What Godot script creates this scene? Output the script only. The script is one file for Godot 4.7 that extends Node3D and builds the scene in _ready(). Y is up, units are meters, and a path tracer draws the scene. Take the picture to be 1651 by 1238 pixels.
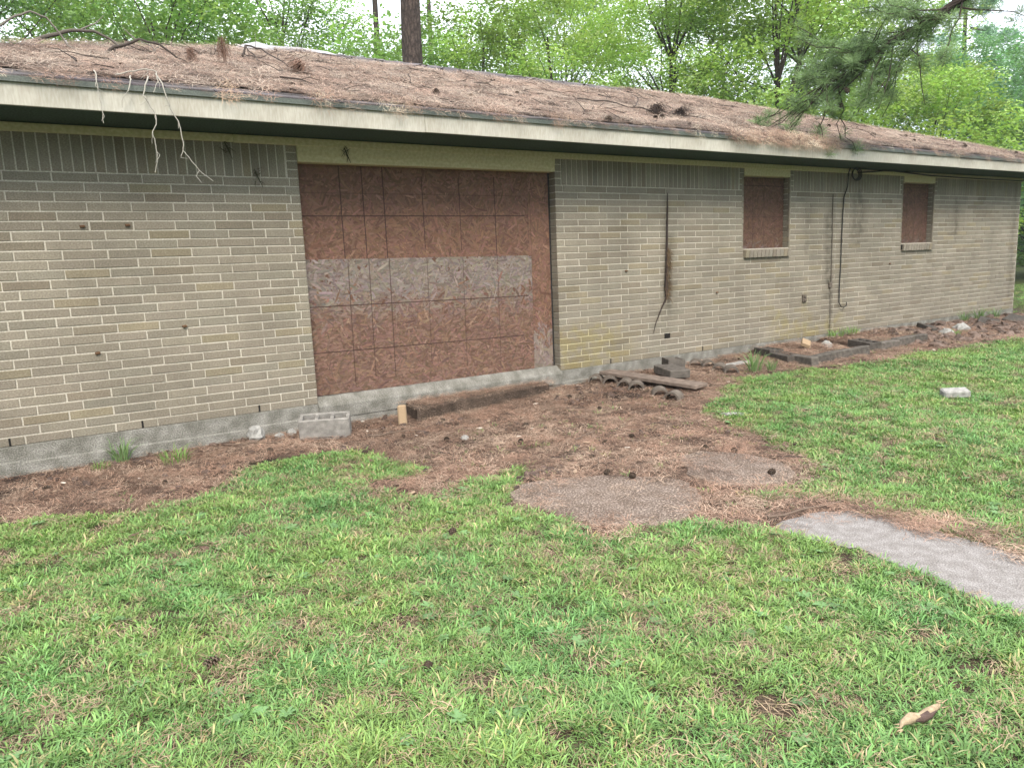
extends Node3D
# A long brick ranch house with a boarded-up patio door, seen across a patchy lawn.
# x runs along the front wall, y up (0 = top of the concrete footing), z towards the viewer (wall face = 0).

const COURSE := 0.071
const BRICK := 0.2996
const JOINT := 0.010
const EAVE_Y := 2.51
const EAVE_Z := 0.60
const SLOPE := 0.366
const RIDGE_Z := -4.0
const RIDGE_Y := 4.1936
const HIP_LEFT := 3.3
const HIP_RIGHT := 11.0
const WALL_L := -1.6
const WALL_R := 14.95
const DOOR_L := 1.915
const DOOR_R := 4.638

var rng := RandomNumberGenerator.new()
var M := {}
var used := {}
var bump := FastNoiseLite.new()
var patch := FastNoiseLite.new()
var edge := FastNoiseLite.new()
var litter_poly := PackedVector2Array()
var pad_a := PackedVector2Array()
var pad_b := PackedVector2Array()
var path_poly := PackedVector2Array()
var bed_a := PackedVector2Array()
var bed_b := PackedVector2Array()

# ---------------------------------------------------------------- helpers
func numbered(called: String) -> String:
	if not used.has(called):
		used[called] = 0
		return called
	used[called] += 1
	return "%s_%03d" % [called, used[called]]

func tag(o: Node3D, label: String, category: String, group := "") -> void:
	o.set_meta("label", label)
	o.set_meta("category", category)
	if group != "":
		o.set_meta("group", group)

func thing(called: String, label: String, category: String, at := Vector3.ZERO, group := "") -> Node3D:
	var o := Node3D.new()
	o.name = numbered(called)
	add_child(o)
	o.position = at
	tag(o, label, category, group)
	return o

func new_st() -> SurfaceTool:
	var st := SurfaceTool.new()
	st.begin(Mesh.PRIMITIVE_TRIANGLES)
	return st

func put(called: String, mesh: Mesh, mat: Material, parent: Node = null) -> MeshInstance3D:
	var o := MeshInstance3D.new()
	o.mesh = mesh
	o.material_override = mat
	if parent == null:
		o.name = numbered(called)
		add_child(o)
	else:
		o.name = called
		parent.add_child(o, true)
	return o

func rnd(a: float, b: float) -> float:
	return rng.randf_range(a, b)

func lin(r: float, g: float, b: float) -> Color:
	return Color(r, g, b).linear_to_srgb()

func tri(st: SurfaceTool, a: Vector3, b: Vector3, c: Vector3, out: Vector3, col: Color) -> void:
	var n := (b - a).cross(c - a)
	if n.dot(out) < 0.0:
		n = -n
	else:
		var k := b
		b = c
		c = k
	n = n.normalized()
	st.set_normal(n)
	st.set_color(col)
	st.add_vertex(a)
	st.add_vertex(b)
	st.add_vertex(c)

func quad(st: SurfaceTool, a: Vector3, b: Vector3, c: Vector3, d: Vector3, out: Vector3, col: Color) -> void:
	tri(st, a, b, c, out, col)
	tri(st, a, c, d, out, col)

# a box with chamfered edges
func cbox(st: SurfaceTool, t: Transform3D, size: Vector3, bev: float, col := Color.WHITE) -> void:
	var h := size / 2.0
	var ax := [Vector3(1, 0, 0), Vector3(0, 1, 0), Vector3(0, 0, 1)]
	var p := func(s: Vector3, k: int) -> Vector3:
		var v := Vector3(s.x * (h.x - bev), s.y * (h.y - bev), s.z * (h.z - bev))
		v[k] = s[k] * h[k]
		return t * v
	for k in 3:
		var u := (k + 1) % 3
		var w := (k + 2) % 3
		for s in [-1.0, 1.0]:
			var cs := []
			for q in [[-1.0, -1.0], [1.0, -1.0], [1.0, 1.0], [-1.0, 1.0]]:
				var sv := Vector3.ZERO
				sv[k] = s
				sv[u] = q[0]
				sv[w] = q[1]
				cs.append(p.call(sv, k))
			quad(st, cs[0], cs[1], cs[2], cs[3], t.basis * (ax[k] * s), col)
		for s1 in [-1.0, 1.0]:
			for s2 in [-1.0, 1.0]:
				var a := Vector3.ZERO
				a[u] = s1
				a[w] = s2
				a[k] = -1.0
				var b := a
				b[k] = 1.0
				quad(st, p.call(a, u), p.call(b, u), p.call(b, w), p.call(a, w), t.basis * (ax[u] * s1 + ax[w] * s2), col)
	for sx in [-1.0, 1.0]:
		for sy in [-1.0, 1.0]:
			for sz in [-1.0, 1.0]:
				var s := Vector3(sx, sy, sz)
				tri(st, p.call(s, 0), p.call(s, 1), p.call(s, 2), t.basis * s, col)

func board(st: SurfaceTool, lo: Vector3, hi: Vector3, bev := 0.003, col := Color.WHITE) -> void:
	cbox(st, Transform3D(Basis(), (lo + hi) / 2.0), hi - lo, bev, col)

# a brick whose face stands at z, seen from +z: front, arrises and four sides
func brick(st: SurfaceTool, x0: float, x1: float, y0: float, y1: float, z: float, col: Color, deep := 0.03) -> void:
	var b := 0.003
	var j := func() -> float: return rng.randf_range(-0.0012, 0.0012)
	var f := []
	var m := []
	var k := []
	for q in [[x0, y0, 1, 1], [x1, y0, -1, 1], [x1, y1, -1, -1], [x0, y1, 1, -1]]:
		var dx: float = j.call()
		var dy: float = j.call()
		f.append(Vector3(q[0] + q[2] * b + dx, q[1] + q[3] * b + dy, z + j.call() * 0.8))
		m.append(Vector3(q[0] + dx, q[1] + dy, z - b))
		k.append(Vector3(q[0], q[1], z - deep))
	quad(st, f[0], f[1], f[2], f[3], Vector3(0, 0, 1), col)
	var outs := [Vector3(0, -1, 0), Vector3(1, 0, 0), Vector3(0, 1, 0), Vector3(-1, 0, 0)]
	for i in 4:
		var n := (i + 1) % 4
		quad(st, f[i], f[n], m[n], m[i], outs[i] + Vector3(0, 0, 1), col)
		quad(st, m[i], m[n], k[n], k[i], outs[i], col)

func tube(st: SurfaceTool, pts: Array, radii: Array, sides := 6, col := Color.WHITE, uvscale := 1.0) -> void:
	var n := pts.size()
	var rings := []
	var up := Vector3(0.31, 0.86, 0.41).normalized()
	var along := 0.0
	for i in n:
		var d: Vector3 = (pts[mini(i + 1, n - 1)] - pts[maxi(i - 1, 0)])
		d = d.normalized() if d.length() > 1e-6 else Vector3.UP
		var side := d.cross(up)
		if side.length() < 0.05:
			side = d.cross(Vector3(1, 0, 0))
		side = side.normalized()
		var side2 := d.cross(side).normalized()
		var ring := []
		if i > 0:
			along += (pts[i] - pts[i - 1]).length()
		for s in sides + 1:
			var a := TAU * float(s % sides) / sides
			var nn := side * cos(a) + side2 * sin(a)
			ring.append([pts[i] + nn * radii[i], nn, Vector2(float(s) / sides, along * uvscale)])
		rings.append(ring)
	for i in n - 1:
		for s in sides:
			var q := [rings[i][s], rings[i][s + 1], rings[i + 1][s + 1], rings[i + 1][s]]
			for k in [0, 2, 1, 0, 3, 2]:
				st.set_normal(q[k][1])
				st.set_color(col)
				st.set_uv(q[k][2])
				st.add_vertex(q[k][0])
	for e in [0, n - 1]:
		var out: Vector3 = pts[e] - pts[1 if e == 0 else n - 2]
		for s in range(1, sides - 1):
			tri(st, rings[e][0][0], rings[e][s][0], rings[e][s + 1][0], out, col)

func wiggle(a: Vector3, b: Vector3, n: int, amp: float) -> Array:
	var out := []
	for i in n + 1:
		var t := float(i) / n
		var p := a.lerp(b, t)
		if i > 0 and i < n:
			p += Vector3(rnd(-amp, amp), rnd(-amp, amp), rnd(-amp, amp))
		out.append(p)
	return out

func taper(n: int, r0: float, r1: float) -> Array:
	var out := []
	for i in n:
		out.append(lerpf(r0, r1, float(i) / maxf(1, n - 1)))
	return out

# a lump of the given size, roughened by noise
func lump(size: Vector3, rough: float, seed_: int, segs := 10, rings := 7, col := Color.WHITE) -> ArrayMesh:
	var nz := FastNoiseLite.new()
	nz.seed = seed_
	nz.frequency = 0.9
	var st := new_st()
	st.set_smooth_group(0)
	var v := []
	for r in rings + 1:
		var row := []
		var th := PI * r / rings
		for s in segs:
			var ph := TAU * s / segs
			var d := Vector3(sin(th) * cos(ph), cos(th), sin(th) * sin(ph))
			row.append(d * size * 0.5 * (1.0 + rough * nz.get_noise_3dv(d * 1.6)))
		v.append(row)
	for r in rings:
		for s in segs:
			var n := (s + 1) % segs
			var q := [v[r][s], v[r][n], v[r + 1][n], v[r + 1][s]]
			var c: Vector3 = (q[0] + q[1] + q[2] + q[3]) / 4.0
			quad(st, q[0], q[1], q[2], q[3], c, col)
	return st.commit()

func noise_tex(freq: float, lo: Color, hi: Color, size := 512, oct := 4, seed_ := 1, kind := FastNoiseLite.TYPE_SIMPLEX_SMOOTH, mid := 0.5) -> NoiseTexture2D:
	var n := FastNoiseLite.new()
	n.noise_type = kind
	n.seed = seed_
	n.frequency = freq
	n.fractal_octaves = oct
	var g := Gradient.new()
	g.set_color(0, lo)
	g.set_color(1, hi)
	g.set_offset(0, maxf(0.0, mid - 0.4))
	g.set_offset(1, minf(1.0, mid + 0.4))
	var t := NoiseTexture2D.new()
	t.width = size
	t.height = size
	t.seamless = true
	t.noise = n
	t.color_ramp = g
	return t

func normal_tex(freq: float, strength: float, size := 512, seed_ := 7, kind := FastNoiseLite.TYPE_SIMPLEX_SMOOTH) -> NoiseTexture2D:
	var n := FastNoiseLite.new()
	n.noise_type = kind
	n.seed = seed_
	n.frequency = freq
	n.fractal_octaves = 4
	var t := NoiseTexture2D.new()
	t.width = size
	t.height = size
	t.seamless = true
	t.as_normal_map = true
	t.bump_strength = strength
	t.noise = n
	return t

func mat(col: Color, rough := 0.9, vcol := false) -> StandardMaterial3D:
	var m := StandardMaterial3D.new()
	m.albedo_color = col
	m.roughness = rough
	m.metallic_specular = 0.35
	m.vertex_color_use_as_albedo = vcol
	return m

# a material with world-space grain (scale = repeats per metre) and a second, coarser layer of patches
func grain(col: Color, tex: Texture2D, scale: float, rough := 0.9, vcol := false, coarse: Texture2D = null, cscale := 0.3, nrm: Texture2D = null, nstr := 0.6) -> StandardMaterial3D:
	var m := mat(col, rough, vcol)
	m.albedo_texture = tex
	m.uv1_triplanar = true
	m.uv1_world_triplanar = true
	m.uv1_scale = Vector3.ONE * scale
	if coarse:
		m.detail_enabled = true
		m.detail_blend_mode = BaseMaterial3D.BLEND_MODE_MUL
		m.detail_albedo = coarse
		m.detail_uv_layer = BaseMaterial3D.DETAIL_UV_2
		m.uv2_triplanar = true
		m.uv2_world_triplanar = true
		m.uv2_scale = Vector3.ONE * cscale
	if nrm:
		m.normal_enabled = true
		m.normal_texture = nrm
		m.normal_scale = nstr
	return m

func multi(called: String, mesh: Mesh, material: Material, xf: Array, cols: Array, parent: Node = null) -> MultiMeshInstance3D:
	var mm := MultiMesh.new()
	mm.transform_format = MultiMesh.TRANSFORM_3D
	mm.use_colors = true
	mm.mesh = mesh
	mm.instance_count = xf.size()
	for i in xf.size():
		mm.set_instance_transform(i, xf[i])
		mm.set_instance_color(i, cols[i])
	var o := MultiMeshInstance3D.new()
	o.multimesh = mm
	o.material_override = material
	if parent == null:
		o.name = numbered(called)
		add_child(o)
	else:
		o.name = called
		parent.add_child(o, true)
	return o

# many placed copies of one small mesh, joined into one real mesh
func merged(called: String, base: ArrayMesh, material: Material, xf: Array, cols: Array, parent: Node) -> MeshInstance3D:
	var arr := base.surface_get_arrays(0)
	var bv: PackedVector3Array = arr[Mesh.ARRAY_VERTEX]
	var bi: PackedInt32Array = arr[Mesh.ARRAY_INDEX] if arr[Mesh.ARRAY_INDEX] != null else PackedInt32Array(range(bv.size()))
	var v := PackedVector3Array()
	var c := PackedColorArray()
	var ix := PackedInt32Array()
	var one := PackedColorArray()
	one.resize(bv.size())
	var step := PackedInt32Array()
	step.resize(bi.size())
	var ni := bi.size()
	ix.resize(ni * xf.size())
	for i in xf.size():
		var t: Transform3D = xf[i]
		v.append_array(t * bv)
		one.fill(cols[i])
		c.append_array(one)
		var off := i * bv.size()
		for k in ni:
			ix[i * ni + k] = bi[k] + off
	var out := []
	out.resize(Mesh.ARRAY_MAX)
	out[Mesh.ARRAY_VERTEX] = v
	out[Mesh.ARRAY_COLOR] = c
	out[Mesh.ARRAY_INDEX] = ix
	var am := ArrayMesh.new()
	am.add_surface_from_arrays(Mesh.PRIMITIVE_TRIANGLES, out)
	return put(called, am, material, parent)

# ---------------------------------------------------------------- terrain
func base_line(x: float) -> float:
	var w := [[-6.0, -0.23], [0.0, -0.225], [1.0, -0.215], [2.6, -0.205], [4.4, -0.19], [5.2, -0.14], [6.5, -0.13], [8.0, -0.10], [10.4, -0.10], [15.0, -0.13], [40.0, -0.2]]
	if x <= w[0][0]:
		return w[0][1]
	for i in w.size() - 1:
		if x < w[i + 1][0]:
			return lerpf(w[i][1], w[i + 1][1], (x - w[i][0]) / (w[i + 1][0] - w[i][0]))
	return -0.2

func smooth(t: float) -> float:
	t = clampf(t, 0.0, 1.0)
	return t * t * (3.0 - 2.0 * t)

func flat_ground(x: float, z: float) -> float:
	return base_line(x) - 0.10 * smooth(z / 4.5) - maxf(0.0, minf(z, 12.0) - 4.5) * 0.01

func in_poly(p: Vector2, poly: PackedVector2Array) -> bool:
	return Geometry2D.is_point_in_polygon(p, poly)

func on_slab(x: float, z: float) -> bool:
	var p := Vector2(x, z)
	return in_poly(p, pad_a) or in_poly(p, pad_b) or in_poly(p, path_poly)

func ground(x: float, z: float) -> float:
	var y := flat_ground(x, z)
	var rough := 1.0 if absf(x) < 25.0 else 2.0
	y += bump.get_noise_2d(x * 1.2, z * 1.2) * 0.018 * rough + bump.get_noise_2d(x * 5.0, z * 5.0) * 0.009
	var p := Vector2(x, z)
	if in_poly(p, bed_a) or in_poly(p, bed_b):
		y += 0.06
	if x > 9.5 and x < 14.5 and z > 0.0 and z < 1.3:
		y += 0.05 * smooth((x - 9.5) / 1.5) * smooth((1.3 - z) / 0.6) * (0.7 + 0.6 * bump.get_noise_2d(x * 7.0, z * 7.0))
	if on_slab(x, z):
		y = minf(y, flat_ground(x, z) - 0.012)
	return y

func littered(x: float, z: float) -> float:      # 1 = covered in needles, 0 = lawn
	var p := Vector2(x + edge.get_noise_2d(x * 2.5, z * 2.5) * 0.16, z + edge.get_noise_2d(x * 2.5 + 50.0, z * 2.5) * 0.16)
	if in_poly(p, litter_poly):
		return 1.0
	return 0.0

func hip_l(z: float) -> float:       # left hip line of the front slope
	return HIP_LEFT - (z - RIDGE_Z) * 1.139

func hip_r(z: float) -> float:
	return HIP_RIGHT + (z - RIDGE_Z)

func roof_y(z: float) -> float:
	return EAVE_Y + SLOPE * (EAVE_Z - z)

# ---------------------------------------------------------------- textures
func wall_texture() -> ImageTexture:
	var w := 1740
	var h := 262
	var im := Image.create(w, h, false, Image.FORMAT_RGB8)
	var a := FastNoiseLite.new()
	a.seed = 4
	a.frequency = 0.012
	a.fractal_octaves = 4
	var b := FastNoiseLite.new()
	b.seed = 9
	b.frequency = 0.06
	b.fractal_octaves = 3
	var streaks := [[6.24, 0.55, 1.95, 0.07, 0.35], [6.33, 0.7, 1.55, 0.12, 0.25], [9.36, 0.6, 1.75, 0.10, 0.5], [9.44, 0.2, 1.9, 0.05, 0.4], [10.1, 1.45, 2.2, 0.16, 0.45], [9.95, 1.3, 2.0, 0.1, 0.3], [12.75, 1.45, 1.95, 0.13, 0.4], [5.55, 1.3, 1.75, 0.22, 0.22], [8.9, 1.3, 1.9, 0.15, 0.25], [7.2, 0.5, 1.1, 0.15, 0.12], [14.75, 0.3, 2.2, 0.10, 0.35], [0.9, 1.1, 1.7, 0.3, 0.10]]
	for py in h:
		var y := 2.42 - py * 0.01
		for px in w:
			var x := -2.0 + px * 0.01
			var n := a.get_noise_2d(px, py)
			var f := b.get_noise_2d(px, py)
			var v := 0.86 + 0.16 * n + 0.07 * f
			var c := Color(v, v, v)
			for s in streaks:
				var d: float = absf(x + 0.05 * n - s[0]) / s[3]
				if d < 1.6 and y > s[1] - 0.3 and y < s[2] + 0.2:
					var k: float = s[4] * exp(-d * d * 1.6) * smooth((y - s[1] + 0.25 + 0.3 * f) / 0.35) * smooth((s[2] + 0.15 - y) / 0.3) * (0.75 + 1.1 * f)
					c = c.lerp(Color(0.10, 0.10, 0.08), clampf(k, 0.0, 0.85))
			# yellow-green algae at the foot of the wall
			var al := 0.0
			if x > 4.5 and x < 6.0:
				al = smooth((0.5 - y + 0.5 * n) / 0.3) * smooth((6.0 - x) / 0.9)
			elif x > 8.0 and x < 9.9:
				al = 0.8 * smooth((0.55 - y + 0.7 * n) / 0.35) * smooth((x - 8.0) / 0.4) * smooth((9.9 - x) / 0.4)
			if al > 0.0:
				c = c.lerp(Color(c.r * 0.94, c.g * 0.90, c.b * 0.62), clampf(al * (0.7 + f), 0.0, 0.9))
			im.set_pixel(px, py, c.clamp().linear_to_srgb())
	return ImageTexture.create_from_image(im)

# oriented strand board: flakes laid over one another, the carpenter's dark snap lines, weathered grey where the photograph has it
func strand_texture(w: int, h: int, size: Vector2, lines_x: Array, lines_y: Array, grey: Array, seed_: int, upright := false, dark := 1.0) -> ImageTexture:
	var r := RandomNumberGenerator.new()
	r.seed = seed_
	var nz := FastNoiseLite.new()
	nz.seed = seed_
	nz.frequency = 0.01
	var im := Image.create(w, h, false, Image.FORMAT_RGB8)
	var sx := w / size.x
	var brown := Color(0.152, 0.086, 0.062)
	var pale := Color(0.186, 0.158, 0.142)
	im.fill(Color(0.09, 0.05, 0.038).linear_to_srgb())
	var count := int(w * h / 75.0)
	for i in count:
		var cx := r.randf() * w
		var cy := r.randf() * h
		var ang := r.randf_range(-1.4, 1.4) + (PI / 2.0 if upright and r.randf() < 0.75 else 0.0)
		var hl := r.randf_range(0.025, 0.070) * sx
		var hw := r.randf_range(0.005, 0.015) * sx
		var g := 0.0
		for q in grey:      # [v from, v to, strength] as shares of the height from the top, ragged
			var vv := cy / h + 0.14 * nz.get_noise_2d(cx, cy * 2.0) + r.randf_range(-0.05, 0.05)
			if vv > q[0] and vv < q[1]:
				g = maxf(g, q[2])
		var tone := r.randf_range(0.66, 1.28)
		if r.randf() < 0.08:
			tone *= 1.25
		var col: Color = brown.lerp(pale, clampf(g * r.randf_range(0.75, 1.1), 0.0, 1.0))
		if g > 0.5:
			tone = lerpf(1.0, tone, 0.85)
		col = Color(col.r * tone, col.g * tone * r.randf_range(0.92, 1.1), col.b * tone * r.randf_range(0.9, 1.12)) * dark
		col = col.linear_to_srgb()
		var ca := cos(ang)
		var sa := sin(ang)
		var ex := absf(ca) * hl + absf(sa) * hw
		var ey := absf(sa) * hl + absf(ca) * hw
		for py in range(maxi(0, int(cy - ey)), mini(h, int(cy + ey) + 1)):
			for px in range(maxi(0, int(cx - ex)), mini(w, int(cx + ex) + 1)):
				var u := (px - cx) * ca + (py - cy) * sa
				var v := -(px - cx) * sa + (py - cy) * ca
				if absf(u) < hl and absf(v) < hw * (1.0 - 0.45 * absf(u) / hl):
					im.set_pixel(px, py, col)
	var ink := Color(0.035, 0.02, 0.017).linear_to_srgb()
	for lx in lines_x:
		var x0 := int(lx[0] * sx)
		for py in range(int(lx[1] * h), int(lx[2] * h)):
			for k in 4:
				var px := x0 + k + int(2.0 * nz.get_noise_2d(lx[0] * 900.0, py))
				if px >= 0 and px < w:
					im.set_pixel(px, py, im.get_pixel(px, py).lerp(ink, lx[3]))
	for ly in lines_y:
		for px in range(0, int(ly[1] * w)):
			for k in 4:
				var py := int(ly[0] * h) + k + int(2.0 * nz.get_noise_2d(px, ly[0] * 900.0))
				if py >= 0 and py < h:
					im.set_pixel(px, py, im.get_pixel(px, py).lerp(ink, ly[2]))
	return ImageTexture.create_from_image(im)

func bark_texture(seed_: int, dark: Color, light: Color) -> ImageTexture:
	var im := Image.create(256, 512, false, Image.FORMAT_RGB8)
	var c := FastNoiseLite.new()
	c.seed = seed_
	c.noise_type = FastNoiseLite.TYPE_CELLULAR
	c.cellular_return_type = FastNoiseLite.RETURN_DISTANCE2_SUB
	c.frequency = 0.035
	var f := FastNoiseLite.new()
	f.frequency = 0.05
	for y in 512:
		for x in 256:
			var v := clampf((c.get_noise_2d(x, y * 0.38) + 1.0) * 2.2, 0.0, 1.0)
			v = v * (0.75 + 0.5 * f.get_noise_2d(x, y))
			im.set_pixel(x, y, dark.lerp(light, clampf(v, 0.0, 1.0)).linear_to_srgb())
	return ImageTexture.create_from_image(im)

func make_materials() -> void:
	var fine := noise_tex(0.09, Color(0.62, 0.62, 0.62), Color(1, 1, 1), 512, 5, 3)
	var patchy := noise_tex(0.012, Color(0.72, 0.72, 0.72), Color(1, 1, 1), 512, 4, 11)
	var fine_n := normal_tex(0.12, 5.0)
	var speck := noise_tex(0.16, Color(0.30, 0.27, 0.25), Color(1, 0.97, 0.93), 512, 3, 21, FastNoiseLite.TYPE_CELLULAR, 0.35)
	var speck_n := normal_tex(0.16, 12.0, 512, 21, FastNoiseLite.TYPE_CELLULAR)
	var wt := wall_texture()
	for nm in ["brick", "mortar"]:
		var m := mat(Color.WHITE, 0.92, true)
		m.albedo_texture = wt
		m.uv1_triplanar = true
		m.uv1_world_triplanar = true
		m.uv1_triplanar_sharpness = 8.0
		m.uv1_scale = Vector3(1.0 / 17.4, 1.0 / 2.62, 1.0)
		m.uv1_offset = Vector3(2.0 / 17.4, -2.42 / 2.62, 0.0)
		m.detail_enabled = true
		m.detail_blend_mode = BaseMaterial3D.BLEND_MODE_MUL
		m.detail_albedo = noise_tex(0.05, Color(0.70, 0.69, 0.68), Color(1, 1, 1), 512, 5, 30)
		m.detail_uv_layer = BaseMaterial3D.DETAIL_UV_2
		m.uv2_triplanar = true
		m.uv2_world_triplanar = true
		m.uv2_scale = Vector3(2.2, 5.5, 2.2)
		M[nm] = m
	M.paint = grain(lin(0.47, 0.462, 0.425), noise_tex(0.03, Color(0.93, 0.93, 0.92), Color(1, 1, 1), 512, 5, 5), 1.7, 0.7, false, noise_tex(0.02, Color(0.90, 0.89, 0.87), Color(1, 1, 1), 512, 4, 6), 0.17)
	M.paint.uv1_scale = Vector3(2.4, 0.45, 2.4)
	M.paint.albedo_texture = noise_tex(0.04, Color(0.89, 0.885, 0.865), Color(1, 1, 1), 512, 5, 5)
	M.cream = grain(lin(0.50, 0.455, 0.30), noise_tex(0.03, Color(0.88, 0.88, 0.85), Color(1, 1, 1), 512, 5, 8), 1.7, 0.8)
	M.drip = grain(lin(0.085, 0.105, 0.085), fine, 1.3, 0.45)
	M.drip.metallic_specular = 0.6
	M.soffit = grain(lin(0.06, 0.105, 0.075), fine, 1.0, 0.85)
	M.concrete = grain(lin(0.375, 0.37, 0.345), fine, 1.6, 0.95, false, noise_tex(0.014, Color(0.74, 0.74, 0.72), Color(1, 1, 1), 512, 5, 12), 0.8, fine_n, 0.5)
	M.concrete_path = grain(lin(0.37, 0.355, 0.352), fine, 2.2, 0.95, false, noise_tex(0.03, Color(0.84, 0.83, 0.82), Color(1, 1, 1), 512, 5, 14), 0.7, fine_n, 0.5)
	M.cinder = grain(lin(0.40, 0.36, 0.32), fine, 3.5, 0.97, true, patchy, 2.0, normal_tex(0.25, 8.0, 512, 15), 0.9)
	M.aggregate = grain(lin(0.44, 0.39, 0.37), speck, 0.95, 0.85, false, noise_tex(0.015, Color(0.86, 0.84, 0.82), Color(1, 1, 1), 512, 4, 18), 0.9, speck_n, 1.0)
	M.aggregate_dark = grain(lin(0.26, 0.21, 0.18), speck, 1.1, 0.9, false, patchy, 0.9, speck_n, 1.2)
	M.soil = grain(Color.WHITE, noise_tex(0.11, Color(0.42, 0.40, 0.38), Color(1, 1, 1), 1024, 5, 22), 0.9, 1.0, true, noise_tex(0.03, Color(0.62, 0.60, 0.58), Color(1, 1, 1), 512, 5, 23), 0.33, normal_tex(0.15, 12.0, 512, 24), 1.0)
	M.mat_litter = grain(lin(0.33, 0.255, 0.22), noise_tex(0.12, Color(0.30, 0.28, 0.27), Color(1, 1, 1), 1024, 5, 25), 1.0, 1.0, false, noise_tex(0.03, Color(0.65, 0.62, 0.60), Color(1, 1, 1), 512, 4, 26), 0.4, normal_tex(0.2, 14.0, 512, 27), 1.0)
	M.shingle = grain(lin(0.22, 0.205, 0.215), fine, 2.5, 0.97, true, patchy, 0.5)
	M.needle = mat(Color.WHITE, 0.75, true)
	M.grass = mat(Color.WHITE, 0.6, true)
	M.grass.backlight_enabled = true
	M.grass.backlight = Color(0.55, 0.6, 0.35)
	M.leaf = mat(Color.WHITE, 0.55, true)
	M.leaf.backlight_enabled = true
	M.leaf.backlight = Color(0.95, 1.0, 0.75)
	M.pine_leaf = mat(Color.WHITE, 0.6, true)
	M.bark = mat(Color.WHITE, 0.95)
	M.bark.albedo_texture = bark_texture(3, Color(0.010, 0.008, 0.007), Color(0.085, 0.064, 0.055))
	M.bark.uv1_scale = Vector3(2, 0.55, 1)
	M.twig = grain(Color.WHITE, fine, 6.0, 0.9, true)
	M.cone = mat(Color.WHITE, 0.9, true)
	M.clay = grain(lin(0.24, 0.205, 0.175), fine, 4.0, 0.95, false, patchy, 2.0)
	M.old_wood = grain(lin(0.31, 0.245, 0.205), fine, 5.0, 0.95, false, patchy, 1.5)
	M.tan_brick = grain(lin(0.46, 0.34, 0.22), fine, 6.0, 0.95)
	M.white_stone = grain(lin(0.55, 0.55, 0.53), fine, 5.0, 0.95, false, patchy, 3.0)
	M.pale_wood = grain(Color.WHITE, fine, 9.0, 0.9, true, patchy, 6.0)
	M.block_grey = M.cinder.duplicate()
	M.block_grey.albedo_color = lin(0.54, 0.52, 0.49)
	M.black = mat(lin(0.02, 0.02, 0.02), 0.6)
	M.dark_hole = mat(lin(0.012, 0.011, 0.010), 1.0)
	M.underlay = mat(lin(0.30, 0.31, 0.34), 0.8)
	M.pipe = mat(lin(0.10, 0.085, 0.07), 0.8)
	M.rust = grain(lin(0.16, 0.09, 0.05), fine, 8.0, 0.95)

# ---------------------------------------------------------------- main
func _ready() -> void:
	rng.seed = 20240611
	# camera
	var cam := Camera3D.new()
	cam.name = "camera"
	add_child(cam)
	var pitch := deg_to_rad(9.313)
	var yaw := deg_to_rad(31.885)
	var roll := deg_to_rad(-2.4214)
	var fw := Vector3(sin(yaw) * cos(pitch), -sin(pitch), -cos(yaw) * cos(pitch))
	var r := Vector3(cos(yaw), 0, sin(yaw))
	var u := r.cross(fw)
	var r2 := r * cos(roll) + u * sin(roll)
	var u2 := u * cos(roll) - r * sin(roll)
	cam.transform = Transform3D(Basis(r2, u2, -fw), Vector3(0, 1.170, 6.4223))
	cam.fov = 55.836
	cam.near = 0.05
	cam.far = 600.0
	cam.current = true
	# sky: thin bright overcast
	var env := Environment.new()
	env.background_mode = Environment.BG_SKY
	var sky := Sky.new()
	var sm := ProceduralSkyMaterial.new()
	sm.sky_top_color = Color(0.985, 0.98, 0.985)
	sm.sky_horizon_color = Color(0.78, 0.83, 0.88)
	sm.sky_curve = 0.45
	sm.ground_bottom_color = Color(0.25, 0.27, 0.2)
	sm.ground_horizon_color = Color(0.45, 0.5, 0.42)
	sm.sky_energy_multiplier = 1.0
	sky.sky_material = sm
	env.sky = sky
	env.tonemap_mode = Environment.TONE_MAPPER_LINEAR
	env.tonemap_exposure = 3.2
	env.fog_enabled = true
	env.fog_density = 0.0007
	env.fog_light_color = Color(0.92, 0.96, 1.0)
	env.sdfgi_enabled = true
	env.ssao_enabled = true
	env.ssil_enabled = true
	var we := WorldEnvironment.new()
	we.name = "world_environment"
	we.environment = env
	add_child(we)
	# the sun behind thin cloud: high, from the front, very soft
	var sun := DirectionalLight3D.new()
	sun.name = "sun"
	sun.light_energy = 0.5
	sun.light_color = Color(1.0, 0.95, 0.88)
	sun.light_angular_distance = 24.0
	sun.shadow_enabled = true
	sun.sky_mode = DirectionalLight3D.SKY_MODE_LIGHT_ONLY
	add_child(sun)
	sun.look_at_from_position(Vector3(-3.5, 9.6, 9.0), Vector3.ZERO, Vector3.UP)

	bump.seed = 5
	bump.frequency = 0.7
	bump.fractal_octaves = 3
	patch.seed = 17
	patch.frequency = 1.3
	patch.fractal_octaves = 3
	edge.seed = 29
	edge.frequency = 0.8
	edge.fractal_octaves = 3
	make_shapes()
	make_materials()
	make_ground()
	make_house()
	make_roof_litter()
	make_wall_fittings()
	make_yard_things()
	make_beds()
	make_trees()
	make_grass()
	make_litter()
	make_cones()

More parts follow.
